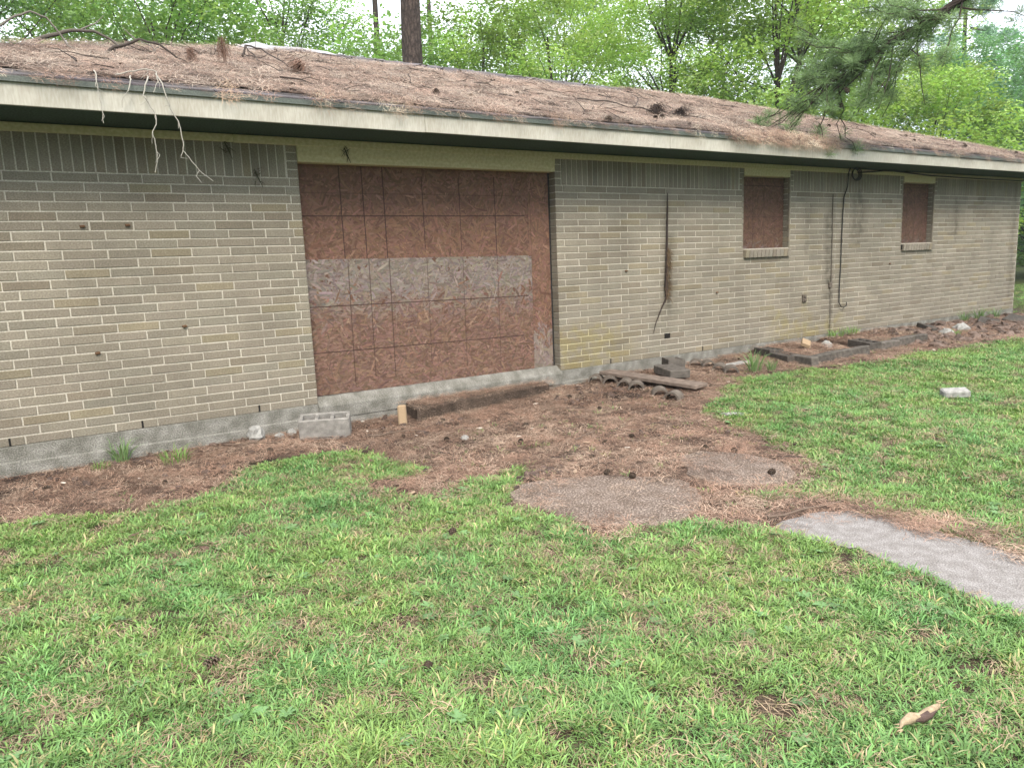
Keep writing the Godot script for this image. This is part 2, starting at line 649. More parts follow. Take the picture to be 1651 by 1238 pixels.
func make_shapes() -> void:
	litter_poly = PackedVector2Array([Vector2(-9, -0.2), Vector2(-9, 0.9), Vector2(-3, 1.05), Vector2(-0.44, 1.17), Vector2(-0.18, 1.31), Vector2(0.21, 1.52), Vector2(0.57, 1.43), Vector2(0.76, 1.35), Vector2(1.01, 1.21), Vector2(1.07, 0.84), Vector2(1.64, 0.92), Vector2(1.92, 1.14), Vector2(2.09, 1.53), Vector2(1.98, 1.87), Vector2(1.61, 1.93), Vector2(1.63, 2.21), Vector2(1.89, 2.40), Vector2(2.24, 2.24), Vector2(2.72, 2.08), Vector2(2.43, 2.62), Vector2(2.23, 2.66), Vector2(2.28, 3.1), Vector2(2.34, 3.46), Vector2(2.67, 3.62), Vector2(2.96, 3.66), Vector2(3.09, 4.0), Vector2(3.37, 3.99), Vector2(3.77, 4.2), Vector2(3.76, 4.64), Vector2(3.80, 4.92), Vector2(3.80, 7.0), Vector2(3.93, 7.0), Vector2(3.86, 4.85), Vector2(3.88, 4.53), Vector2(3.86, 4.05), Vector2(3.68, 3.82), Vector2(3.36, 3.55), Vector2(3.87, 3.62), Vector2(4.41, 3.32), Vector2(4.52, 2.92), Vector2(4.64, 2.46), Vector2(4.90, 1.88), Vector2(5.28, 1.61), Vector2(6.34, 1.10), Vector2(6.66, 1.26), Vector2(7.87, 1.58), Vector2(8.49, 1.59), Vector2(10.07, 1.59), Vector2(11.43, 1.67), Vector2(14.5, 1.5), Vector2(15.8, 0.8), Vector2(15.8, -0.2)])
	pad_a = PackedVector2Array([Vector2(2.27, 2.64), Vector2(2.51, 2.53), Vector2(2.73, 2.57), Vector2(2.96, 2.68), Vector2(3.27, 2.95), Vector2(3.34, 3.17), Vector2(3.24, 3.39), Vector2(3.02, 3.55), Vector2(2.79, 3.61), Vector2(2.62, 3.54), Vector2(2.44, 3.38), Vector2(2.35, 3.16), Vector2(2.30, 2.88)])
	pad_b = PackedVector2Array([Vector2(3.74, 2.69), Vector2(3.94, 2.71), Vector2(4.13, 2.96), Vector2(4.18, 3.23), Vector2(4.06, 3.44), Vector2(3.85, 3.54), Vector2(3.64, 3.47), Vector2(3.46, 3.26), Vector2(3.48, 3.03)])
	path_poly = PackedVector2Array([Vector2(3.16, 3.99), Vector2(3.30, 3.93), Vector2(3.50, 3.95), Vector2(3.66, 4.06), Vector2(3.75, 4.25), Vector2(3.74, 4.63), Vector2(3.74, 4.94), Vector2(3.74, 9.0), Vector2(3.12, 9.0), Vector2(3.14, 5.18), Vector2(3.16, 4.95), Vector2(3.20, 4.72), Vector2(3.22, 4.4), Vector2(3.14, 4.17)])
	bed_a = PackedVector2Array([Vector2(7.45, 1.10), Vector2(8.40, 1.06), Vector2(8.60, 0.08), Vector2(7.66, 0.08)])
	bed_b = PackedVector2Array([Vector2(9.0, 1.0), Vector2(10.3, 0.88), Vector2(10.5, 0.10), Vector2(9.05, 0.10)])

func steps(a: float, b: float, d: float) -> Array:
	var out := []
	var n := maxi(1, int(round((b - a) / d)))
	for i in n:
		out.append(lerpf(a, b, float(i) / n))
	return out

func make_ground() -> void:
	var xs := steps(-260, -40, 20) + steps(-40, -6, 2) + steps(-6, -1.2, 0.3) + steps(-1.2, 6.0, 0.05) + steps(6.0, 15.6, 0.1) + steps(15.6, 50, 1.0) + steps(50, 300, 20) + [300.0]
	var zs := steps(-260, -50, 20) + steps(-50, -8, 2) + steps(-8, -0.2, 0.6) + steps(-0.2, 6.4, 0.05) + steps(6.4, 12, 0.4) + steps(12, 60, 6) + [60.0]
	var nx := xs.size()
	var nz := zs.size()
	var v := PackedVector3Array()
	var c := PackedColorArray()
	v.resize(nx * nz)
	c.resize(nx * nz)
	for j in nz:
		for i in nx:
			var x: float = xs[i]
			var z: float = zs[j]
			v[j * nx + i] = Vector3(x, ground(x, z), z)
			var n := patch.get_noise_2d(x * 2.6, z * 2.6)
			var brown := Color(0.24, 0.155, 0.118).lerp(Color(0.39, 0.285, 0.23), smooth(0.5 + n))
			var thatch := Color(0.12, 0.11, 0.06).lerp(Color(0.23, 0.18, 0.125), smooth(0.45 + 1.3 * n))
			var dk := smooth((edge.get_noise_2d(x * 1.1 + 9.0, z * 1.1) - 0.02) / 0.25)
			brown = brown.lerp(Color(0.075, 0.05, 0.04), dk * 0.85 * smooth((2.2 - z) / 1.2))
			if z < -9.0 or x > 17.0 or x < -8.0 or z > 9.0:
				thatch = Color(0.19, 0.26, 0.085)
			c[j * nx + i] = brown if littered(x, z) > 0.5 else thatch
	var idx := PackedInt32Array()
	for j in nz - 1:
		for i in nx - 1:
			var a := j * nx + i
			idx.append_array([a, a + 1, a + nx + 1, a, a + nx + 1, a + nx])
	var nn := PackedVector3Array()
	nn.resize(nx * nz)
	for j in nz:
		for i in nx:
			var l := v[j * nx + maxi(i - 1, 0)]
			var rr := v[j * nx + mini(i + 1, nx - 1)]
			var d := v[maxi(j - 1, 0) * nx + i]
			var e := v[mini(j + 1, nz - 1) * nx + i]
			nn[j * nx + i] = (e - d).cross(rr - l).normalized()
	var arr := []
	arr.resize(Mesh.ARRAY_MAX)
	arr[Mesh.ARRAY_VERTEX] = v
	arr[Mesh.ARRAY_NORMAL] = nn
	arr[Mesh.ARRAY_COLOR] = c
	arr[Mesh.ARRAY_INDEX] = idx
	var am := ArrayMesh.new()
	am.add_surface_from_arrays(Mesh.PRIMITIVE_TRIANGLES, arr)
	var g := put("ground", am, M.soil)
	g.set_meta("kind", "structure")
	# slabs
	var p := put("concrete_path", slab_mesh(path_poly, 0.010, 0.014), M.concrete_path)
	p.set_meta("kind", "structure")
	p.set_meta("label", "smooth grey concrete path with a rounded end running off through the grass")
	var a1 := put("stepping_stone", slab_mesh(pad_a, 0.016, 0.018), M.aggregate)
	tag(a1, "larger round exposed aggregate stepping stone at the edge of the lawn", "stepping stone")
	var a2 := put("stepping_stone", slab_mesh(pad_b, 0.012, 0.014), M.aggregate)
	tag(a2, "smaller round exposed aggregate stepping stone, half covered by brown needles", "stepping stone")

# a cast slab that follows the ground, with a worn rounded edge
func slab_mesh(poly: PackedVector2Array, rise: float, crown: float) -> ArrayMesh:
	var pts := PackedVector2Array()
	for i in poly.size():
		var a := poly[i]
		var b := poly[(i + 1) % poly.size()]
		var n := maxi(1, int(a.distance_to(b) / 0.05))
		for k in n:
			var q := a.lerp(b, float(k) / n)
			pts.append(q + Vector2(edge.get_noise_2d(q.x * 9.0, q.y * 9.0), edge.get_noise_2d(q.y * 9.0, q.x * 9.0 + 40.0)) * 0.045)
	var st := new_st()
	var rings := []
	for k in 3:
		var off := Geometry2D.offset_polygon(pts, -0.02 * k - 0.001)
		rings.append(off[0] if off.size() else pts)
	var lvl := [rise * 0.2, rise * 0.75, rise]
	# rim: outer wall and two bevel steps, each built from the outline shrunk about the middle
	var mid := Vector2.ZERO
	for q in pts:
		mid += q
	mid /= pts.size()
	var shr := func(q: Vector2, k: int) -> Vector2:
		return q + (mid - q).normalized() * [0.0, 0.008, 0.025][k]
	for i in pts.size():
		var a := pts[i]
		var b := pts[(i + 1) % pts.size()]
		var o := Vector3(a.x - mid.x, 0, a.y - mid.y).normalized()
		var f := func(q: Vector2, k: int) -> Vector3:
			var s: Vector2 = shr.call(q, k)
			return Vector3(s.x, flat_ground(s.x, s.y) + lvl[k], s.y)
		var low := Vector3(a.x, flat_ground(a.x, a.y) - 0.08, a.y)
		var low2 := Vector3(b.x, flat_ground(b.x, b.y) - 0.08, b.y)
		quad(st, low, low2, f.call(b, 0), f.call(a, 0), o, Color.WHITE)
		quad(st, f.call(a, 0), f.call(b, 0), f.call(b, 1), f.call(a, 1), o + Vector3.UP, Color.WHITE)
		quad(st, f.call(a, 1), f.call(b, 1), f.call(b, 2), f.call(a, 2), o * 0.3 + Vector3.UP, Color.WHITE)
	var top := PackedVector2Array()
	for q in pts:
		top.append(shr.call(q, 2))
	var t := Geometry2D.triangulate_polygon(top)
	for i in range(0, t.size(), 3):
		var w := []
		for k in 3:
			var q := top[t[i + k]]
			w.append(Vector3(q.x, flat_ground(q.x, q.y) + rise, q.y))
		tri(st, w[0], w[1], w[2], Vector3.UP, Color.WHITE)
	return st.commit()

# ---------------------------------------------------------------- house
func brick_color() -> Color:
	var t := rnd(0.80, 0.97)
	var c := Color(0.345, 0.314, 0.256)
	var k := rng.randf()
	if k < 0.08:
		c = Color(0.305, 0.270, 0.212)
	elif k < 0.22:
		c = Color(0.335, 0.312, 0.255)
	elif k < 0.30:
		c = Color(0.350, 0.310, 0.225)
	return Color(c.r * t, c.g * t, c.b * t)

func make_house() -> void:
	var house := thing("house", "long low tan brick house with boarded door and windows and needle covered hip roof", "house", Vector3(WALL_L, 0, 0))
	var at := Vector3(-WALL_L, 0, 0)
	# concrete footing: an upper band and a rougher lower lift that stands a little proud
	var st := new_st()
	board(st, Vector3(WALL_L, -0.5, -8.0), Vector3(WALL_R, -0.002, 0.004), 0.004)
	var o := put("foundation", st.commit(), M.concrete, house)
	o.position = at
	st = new_st()
	var x := WALL_L - 0.02
	while x < WALL_R:
		var l := rnd(0.8, 1.9)
		var x2 := minf(x + l, WALL_R + 0.02)
		var top := -0.115 + rnd(-0.012, 0.012)
		if x > 1.7 and x < 4.4:
			top = -0.16
		cbox(st, Transform3D(Basis.from_euler(Vector3(rnd(-0.01, 0.01), rnd(-0.003, 0.003), rnd(-0.006, 0.006))), Vector3((x + x2) / 2, top - 0.2, -0.04)), Vector3(x2 - x + 0.03, 0.4, 0.13 + rnd(0, 0.012)), 0.01)
		x = x2
	put("footing", st.commit(), M.concrete, house).position = at
	# wall: mortar bed with the bricks standing proud of it
	var wall := wall_mesh()
	var wn := put("wall", wall, M.mortar, house)
	wn.position = at
	lay_bricks(wn)
	# open weep joints in the lowest course, rusty ties and nails
	for wx in [-0.40, 0.485, 1.40, 5.35, 6.85]:
		st = new_st()
		board(st, Vector3(wx - 0.007, 0.004, -0.03), Vector3(wx + 0.007, 0.062, 0.0035), 0.001)
		put("weep_hole", st.commit(), M.dark_hole, house).position = at
	for tx in [[0.251, 1.591], [0.555, 1.598], [0.24, 0.633], [0.878, 0.79], [5.6, 1.05], [7.1, 0.72], [10.9, 0.95]]:
		st = new_st()
		cbox(st, Transform3D(Basis.from_euler(Vector3(0.3, 0.2, 0.1)), Vector3(tx[0], tx[1], 0.008)), Vector3(0.034, 0.016, 0.022), 0.003)
		put("rusty_tie", st.commit(), M.rust, house).position = at
	# sloped concrete sill of the patio door
	st = new_st()
	var pr := [Vector2(-0.13, 0.052), Vector2(-0.075, 0.050), Vector2(0.028, -0.018), Vector2(0.034, -0.03), Vector2(0.034, -0.14), Vector2(-0.13, -0.14)]
	var nseg := 40
	for i in nseg:
		var xa := lerpf(DOOR_L - 0.0, DOOR_R + 0.0, float(i) / nseg)
		var xb := lerpf(DOOR_L - 0.0, DOOR_R + 0.0, float(i + 1) / nseg)
		for k in pr.size():
			var p0: Vector2 = pr[k]
			var p1: Vector2 = pr[(k + 1) % pr.size()]
			var wa := 0.006 * edge.get_noise_2d(xa * 20.0, 3.0) if k in [1, 2, 3] else 0.0
			var wb := 0.006 * edge.get_noise_2d(xb * 20.0, 3.0) if k in [1, 2, 3] else 0.0
			var out := Vector3(0, p1.x - p0.x, -(p1.y - p0.y)) * 1.0
			quad(st, Vector3(xa, p0.y + wa, p0.x), Vector3(xb, p0.y + wb, p0.x), Vector3(xb, p1.y + wb, p1.x), Vector3(xa, p1.y + wa, p1.x), out, Color.WHITE)
	put("door_sill", st.commit(), M.concrete, house).position = at
	# frieze under the soffit and painted headers over the openings
	st = new_st()
	x = WALL_L
	for xe in [1.4, 5.06, 8.72, 12.38, WALL_R]:
		board(st, Vector3(x, 2.256 + rnd(-0.003, 0.003), 0.0), Vector3(xe - 0.002, 2.318, 0.022 + rnd(0, 0.002)), 0.004)
		x = xe
	put("frieze_board", st.commit(), M.cream, house).position = at
	for hd in [[DOOR_L, DOOR_R, 2.122], [7.587, 8.495, 2.168], [11.19, 12.07, 2.168]]:
		st = new_st()
		board(st, Vector3(hd[0] + 0.002, hd[2], -0.11), Vector3(hd[1] - 0.002, 2.262, 0.008), 0.004)
		if hd[0] < 3.0:
			board(st, Vector3(hd[0] + 0.004, 2.185, 0.007), Vector3(hd[1] - 0.004, 2.257, 0.016), 0.003)
		put("header_board", st.commit(), M.cream, house).position = at
	make_boards(house, at)
	make_eaves(house, at)
	make_roof(house, at)

func wall_mesh() -> ArrayMesh:
	var st := new_st()
	var z := -0.005
	var col := Color(0.64, 0.61, 0.53)
	var top := 2.30
	var ops := [[DOOR_L, DOOR_R, 0.0, 2.262], [7.587, 8.495, 1.25, 2.262], [11.19, 12.07, 1.25, 2.262]]
	var xs := [WALL_L]
	for q in ops:
		xs += [q[0], q[1]]
	xs.append(WALL_R)
	for i in range(0, xs.size(), 2):
		quad(st, Vector3(xs[i], 0, z), Vector3(xs[i + 1], 0, z), Vector3(xs[i + 1], top, z), Vector3(xs[i], top, z), Vector3(0, 0, 1), col)
	for q in ops:
		if q[2] > 0.0:
			quad(st, Vector3(q[0], 0, z), Vector3(q[1], 0, z), Vector3(q[1], q[2], z), Vector3(q[0], q[2], z), Vector3(0, 0, 1), col)
		quad(st, Vector3(q[0], q[3], z), Vector3(q[1], q[3], z), Vector3(q[1], top, z), Vector3(q[0], top, z), Vector3(0, 0, 1), col)
		for s in [0, 1]:
			var xx: float = q[s] + (-0.005 if s == 0 else 0.005)
			var o := Vector3(1 if s == 0 else -1, 0, 0)
			quad(st, Vector3(xx, q[2], z), Vector3(xx, q[2], -0.14), Vector3(xx, q[3], -0.14), Vector3(xx, q[3], z), o, col)
	# the other three sides and the inner backing
	for q in [[Vector3(WALL_L, 0, z), Vector3(WALL_L, 0, -7.9), Vector3(-1, 0, 0)], [Vector3(WALL_R, 0, z), Vector3(WALL_R, 0, -7.9), Vector3(1, 0, 0)], [Vector3(WALL_L, 0, -7.9), Vector3(WALL_R, 0, -7.9), Vector3(0, 0, -1)], [Vector3(WALL_L, 0, -0.15), Vector3(WALL_R, 0, -0.15), Vector3(0, 0, 1)]]:
		quad(st, q[0], q[1], q[1] + Vector3(0, top, 0), q[0] + Vector3(0, top, 0), q[2], col)
	return st.commit()

func cut(runs: Array, a: float, b: float) -> Array:      # [x0, x1] bricks minus the opening a..b
	var out := []
	for q in runs:
		if q[1] <= a + 0.001 or q[0] >= b - 0.001:
			out.append(q)
			continue
		if q[0] < a - 0.02:
			out.append([q[0], a])
		if q[1] > b + 0.02:
			out.append([b, q[1]])
	return out

func lay_bricks(wall: Node3D) -> void:
	var all := []       # [x0, x1, y0, y1]
	for row in 28:
		var y0 := row * COURSE + 0.002
		var y1 := (row + 1) * COURSE - JOINT + 0.002
		var odd := row % 2 == 1
		# left of the door, laid from the jamb outwards
		var runs := []
		var x := DOOR_L
		var lens := [0.085, 0.24] if odd else [0.125]
		var i := 0
		while x > WALL_L + 0.02:
			var l: float = lens[i] if i < lens.size() else BRICK
			runs.append([maxf(x - l + JOINT, WALL_L), x])
			x -= l
			i += 1
		# right of the door
		x = DOOR_R
		i = 0
		while x < WALL_R - 0.02:
			var l := 0.108 if odd and i == 0 else BRICK
			runs.append([x, minf(x + l - JOINT, WALL_R)])
			x += l
			i += 1
		for op in [[7.587, 8.495], [11.19, 12.07]]:
			if y1 > 1.13:
				runs = cut(runs, op[0], op[1])
		for q in runs:
			all.append([q[0] + rnd(-0.0015, 0.0015), q[1] + rnd(-0.0015, 0.0015), y0 + rnd(-0.001, 0.001), y1 + rnd(-0.001, 0.001)])
	# jamb bricks beside the soldiers
	var jambs := []
	for e in [[DOOR_L - 0.088, DOOR_L], [DOOR_R, DOOR_R + 0.078], [7.587 - 0.075, 7.587], [8.495, 8.57], [11.19 - 0.075, 11.19], [12.07, 12.145]]:
		for k in 4:
			jambs.append([e[0], e[1], 28 * COURSE + k * COURSE + 0.002, 28 * COURSE + (k + 1) * COURSE - JOINT + 0.002])
	all += jambs
	var eye := Vector2(0, 6.42)
	var near := func(q: Array) -> float: return Vector2((q[0] + q[1]) / 2.0, 0).distance_to(eye) + (100.0 if q[1] < -0.62 else 0.0)
	all.sort_custom(func(a: Array, b: Array) -> bool: return near.call(a) < near.call(b))
	var rest := new_st()
	for i in all.size():
		var q: Array = all[i]
		var z := rnd(-0.0015, 0.0015)
		if i < 300:
			var st := new_st()
			brick(st, q[0], q[1], q[2], q[3], z, brick_color())
			put("brick", st.commit(), M.brick, wall)
		else:
			brick(rest, q[0], q[1], q[2], q[3], z, brick_color())
	# returns of the openings, seen end on
	for e in [[DOOR_R, 0.0, 2.255], [7.587, 1.25, 2.16], [8.495, 1.25, 2.16], [11.19, 1.25, 2.16], [12.07, 1.25, 2.16], [DOOR_L, 0.0, 2.255]]:
		var k := 0
		while e[1] + (k + 1) * COURSE < e[2] + 0.03:
			var y0: float = e[1] + k * COURSE + 0.002
			var face: float = -1.0 if e[0] in [DOOR_R, 8.495, 12.07] else 1.0
			var b := Basis(Vector3(0, 0, face), Vector3.UP, Vector3(-1, 0, 0) if face > 0 else Vector3(1, 0, 0))
			cbox(rest, Transform3D(Basis(), Vector3(e[0] - face * 0.014, y0 + 0.0305, -0.068)), Vector3(0.03, 0.061, 0.130), 0.003, brick_color())
			k += 1
	var o := put("distant_bricks", rest.commit(), M.brick, wall)
	o.set_meta("kind", "stuff")
	# soldier course under the frieze
	var far := new_st()
	for seg in [[WALL_L, DOOR_L - 0.098], [DOOR_R + 0.088, 7.502], [8.58, 11.105], [12.155, WALL_R]]:
		var n := int(round((seg[1] - seg[0]) / 0.0712))
		var w: float = (seg[1] - seg[0]) / n
		for i in n:
			var x0: float = seg[0] + i * w
			var c := brick_color()
			if x0 < 7.5 and x0 > -0.4:
				var st := new_st()
				brick(st, x0, x0 + w - JOINT, 28 * COURSE + 0.002 + rnd(-0.001, 0.001), 2.29, rnd(-0.001, 0.001), c)
				put("soldier_brick", st.commit(), M.brick, wall)
			else:
				brick(far, x0, x0 + w - JOINT, 28 * COURSE + 0.002, 2.29, rnd(-0.001, 0.001), c)
	o = put("distant_soldier_bricks", far.commit(), M.brick, wall)
	o.set_meta("kind", "stuff")

func panel(w: float, h: float, thick: float) -> ArrayMesh:   # a sheet with UVs on its face, origin at its lower left front
	var st := new_st()
	var f := [Vector3(0, 0, 0), Vector3(w, 0, 0), Vector3(w, h, 0), Vector3(0, h, 0)]
	var uv := [Vector2(0, 1), Vector2(1, 1), Vector2(1, 0), Vector2(0, 0)]
	for k in [0, 2, 1, 0, 3, 2]:
		st.set_normal(Vector3(0, 0, 1))
		st.set_color(Color.WHITE)
		st.set_uv(uv[k])
		st.add_vertex(f[k])
	var back := Vector3(0, 0, -thick)
	var outs := [Vector3(0, -1, 0), Vector3(1, 0, 0), Vector3(0, 1, 0), Vector3(-1, 0, 0)]
	for i in 4:
		var n := (i + 1) % 4
		st.set_uv(uv[i])
		quad(st, f[i], f[n], f[n] + back, f[i] + back, outs[i], Color.WHITE)
	return st.commit()

func sheet(called: String, at: Vector3, w: float, h: float, tex: Texture2D, parent: Node3D, tilt := 0.0) -> MeshInstance3D:
	var m := mat(Color.WHITE, 0.85)
	m.albedo_texture = tex
	m.normal_enabled = true
	m.normal_texture = normal_tex(0.06, 5.0, 512, 61)
	m.normal_scale = 0.5
	var o := put(called, panel(w, h, 0.011), m, parent)
	o.position = at
	o.rotation.z = tilt
	return o

func make_boards(house: Node3D, at: Vector3) -> void:
	var d := Node3D.new()
	d.name = "boarded_door"
	house.add_child(d)
	d.position = at
	d.set_meta("label", "reddish brown strand board sheets nailed over the wide patio door opening")
	# upper sheet 1.28..2.125, lower sheet 0.05..1.28, upright strip on the right
	var lx := [[0.39, 0.0, 0.97, 0.85], [0.605, 0.0, 0.98, 0.85], [0.81, 0.0, 1.0, 0.9], [1.21, 0.1, 0.85, 0.7], [1.61, 0.1, 0.88, 0.65], [2.02, 0.08, 0.93, 0.8], [2.42, 0.3, 0.8, 0.25]]
	var up := sheet("strand_board", Vector3(1.918, 1.225, -0.104), 2.435, 0.908, strand_texture(1024, 382, Vector2(2.435, 0.908), lx, [[0.50, 0.98, 0.85], [0.28, 0.98, 0.25]], [], 71, false, 0.82), d)
	up.set_meta("label", "upper brown strand board sheet with dark snapped lines")
	var lx2 := [[0.395, 0.03, 0.95, 0.6], [0.60, 0.0, 0.9, 0.55], [0.805, 0.0, 0.92, 0.65], [1.20, 0.0, 0.85, 0.4], [1.60, 0.0, 0.9, 0.4], [2.005, 0.0, 0.9, 0.4]]
	var low := sheet("strand_board", Vector3(1.918, 0.058, -0.091), 2.432, 1.235, strand_texture(1024, 515, Vector2(2.435, 1.225), lx2, [[0.34, 0.98, 0.85], [0.68, 0.95, 0.8]], [[-0.1, 0.27, 0.95], [0.25, 0.36, 0.65], [0.34, 0.46, 0.35], [0.44, 1.1, 0.12]], 72, false, 0.83), d)
	low.set_meta("label", "lower strand board sheet, weathered grey along its upper part")
	low.rotation.z = -0.012
	sheet("strand_board", Vector3(4.355, 0.043, -0.106), 0.262, 2.09, strand_texture(128, 1000, Vector2(0.262, 2.09), [[0.02, 0.1, 0.5, 0.25]], [], [[0.82, 1.1, 0.8]], 73, true, 0.9), d)
	var st := new_st()
	board(st, Vector3(DOOR_R - 0.024, 0.05, -0.125), Vector3(DOOR_R - 0.004, 2.12, -0.104), 0.002)
	var g := put("jamb_trim", st.commit(), M.black, d)
	# two small windows
	for k in 2:
		var w := Node3D.new()
		w.name = "boarded_window"
		house.add_child(w, true)
		w.position = at
		var x0: float = [7.587, 11.19][k]
		var x1: float = [8.495, 12.07][k]
		w.set_meta("label", ["near narrow window boarded with brown strand board", "far narrow window boarded with brown strand board"][k])
		var ly := [[0.11, 0.98, 0.8], [0.55, 0.98, 0.5]] if k == 0 else [[0.06, 0.9, 0.4]]
		sheet("strand_board", Vector3(x0 + 0.006, 1.252, -0.095), x1 - x0 - 0.012, 0.91, strand_texture(400, 400, Vector2(0.9, 0.91), [[0.28, 0.1, 0.95, 0.5], [0.5, 0.1, 0.95, 0.45], [0.72, 0.55, 0.95, 0.4]], ly, [[0.96, 1.1, 0.5]], 74 + k, false, 0.62), w)
		# rowlock sill
		var sill := Node3D.new()
		sill.name = "window_sill"
		w.add_child(sill)
		var n := 12
		var bw := (x1 - x0 + 0.0) / n
		for i in n:
			st = new_st()
			var c := brick_color()
			c = Color(c.r * 1.2, c.g * 1.2, c.b * 1.25)
			cbox(st, Transform3D(Basis.from_euler(Vector3(0.14, 0, 0)), Vector3(x0 + (i + 0.5) * bw, 1.192 + rnd(-0.002, 0.002), -0.022)), Vector3(bw - 0.008, 0.10, 0.135), 0.004, c)
			put("sill_brick", st.commit(), M.brick, sill)
		st = new_st()
		board(st, Vector3(x0 + 0.004, 1.150, -0.085), Vector3(x1 - 0.004, 1.228, 0.022), 0.003, Color(0.50, 0.475, 0.40))
		put("mortar_bed", st.commit(), M.mortar, sill)

func make_eaves(house: Node3D, at: Vector3) -> void:
	var xl := hip_l(EAVE_Z)
	var xr := HIP_RIGHT + (EAVE_Z - RIDGE_Z)
	var zb := 2.0 * RIDGE_Z - EAVE_Z
	# soffit boards
	var st := new_st()
	board(st, Vector3(xl + 0.02, 2.326, -0.03), Vector3(xr - 0.02, 2.338, EAVE_Z - 0.021), 0.002)
	put("soffit", st.commit(), M.soffit, house).position = at
	st = new_st()
	board(st, Vector3(xl + 0.02, 2.328, zb + 0.02), Vector3(WALL_L + 0.05, 2.337, -0.03), 0.002)
	board(st, Vector3(WALL_R - 0.05, 2.328, zb + 0.02), Vector3(xr - 0.02, 2.337, -0.03), 0.002)
	board(st, Vector3(WALL_L + 0.05, 2.327, zb + 0.02), Vector3(WALL_R - 0.05, 2.336, -7.8), 0.002)
	put("soffit", st.commit(), M.soffit, house).position = at
	# front fascia in separate lengths, butt-jointed
	var x := xl
	var i := 0
	for xe in [-0.9, 2.86, 5.72, 8.12, 11.6, xr]:
		st = new_st()
		var dz := rnd(-0.002, 0.003)
		cbox(st, Transform3D(Basis.from_euler(Vector3(0, 0, rnd(-0.0012, 0.0012))), Vector3((x + xe) / 2, 2.391, EAVE_Z - 0.010 + dz)), Vector3(xe - x - 0.003, 0.148, 0.02), 0.003)
		var f := put("fascia_board", st.commit(), M.paint, house)
		f.position = at
		x = xe
	st = new_st()
	board(st, Vector3(xl - 0.0, 2.317, zb), Vector3(xl + 0.02, 2.465, EAVE_Z - 0.022), 0.003)
	board(st, Vector3(xr - 0.02, 2.317, zb), Vector3(xr, 2.465, EAVE_Z - 0.022), 0.003)
	board(st, Vector3(xl + 0.022, 2.317, zb - 0.01), Vector3(xr - 0.022, 2.465, zb + 0.01), 0.003)
	put("fascia_board", st.commit(), M.paint, house).position = at
	# metal drip edge
	st = new_st()
	for s in [[xl, 3.2], [3.21, 6.6], [6.61, 10.1], [10.11, xr]]:
		board(st, Vector3(s[0], 2.460, EAVE_Z + 0.003), Vector3(s[1], 2.500, EAVE_Z + 0.014), 0.003)
		board(st, Vector3(s[0], 2.4595, EAVE_Z + 0.012), Vector3(s[1], 2.4645, EAVE_Z + 0.022), 0.002)
	put("drip_edge", st.commit(), M.drip, house).position = at

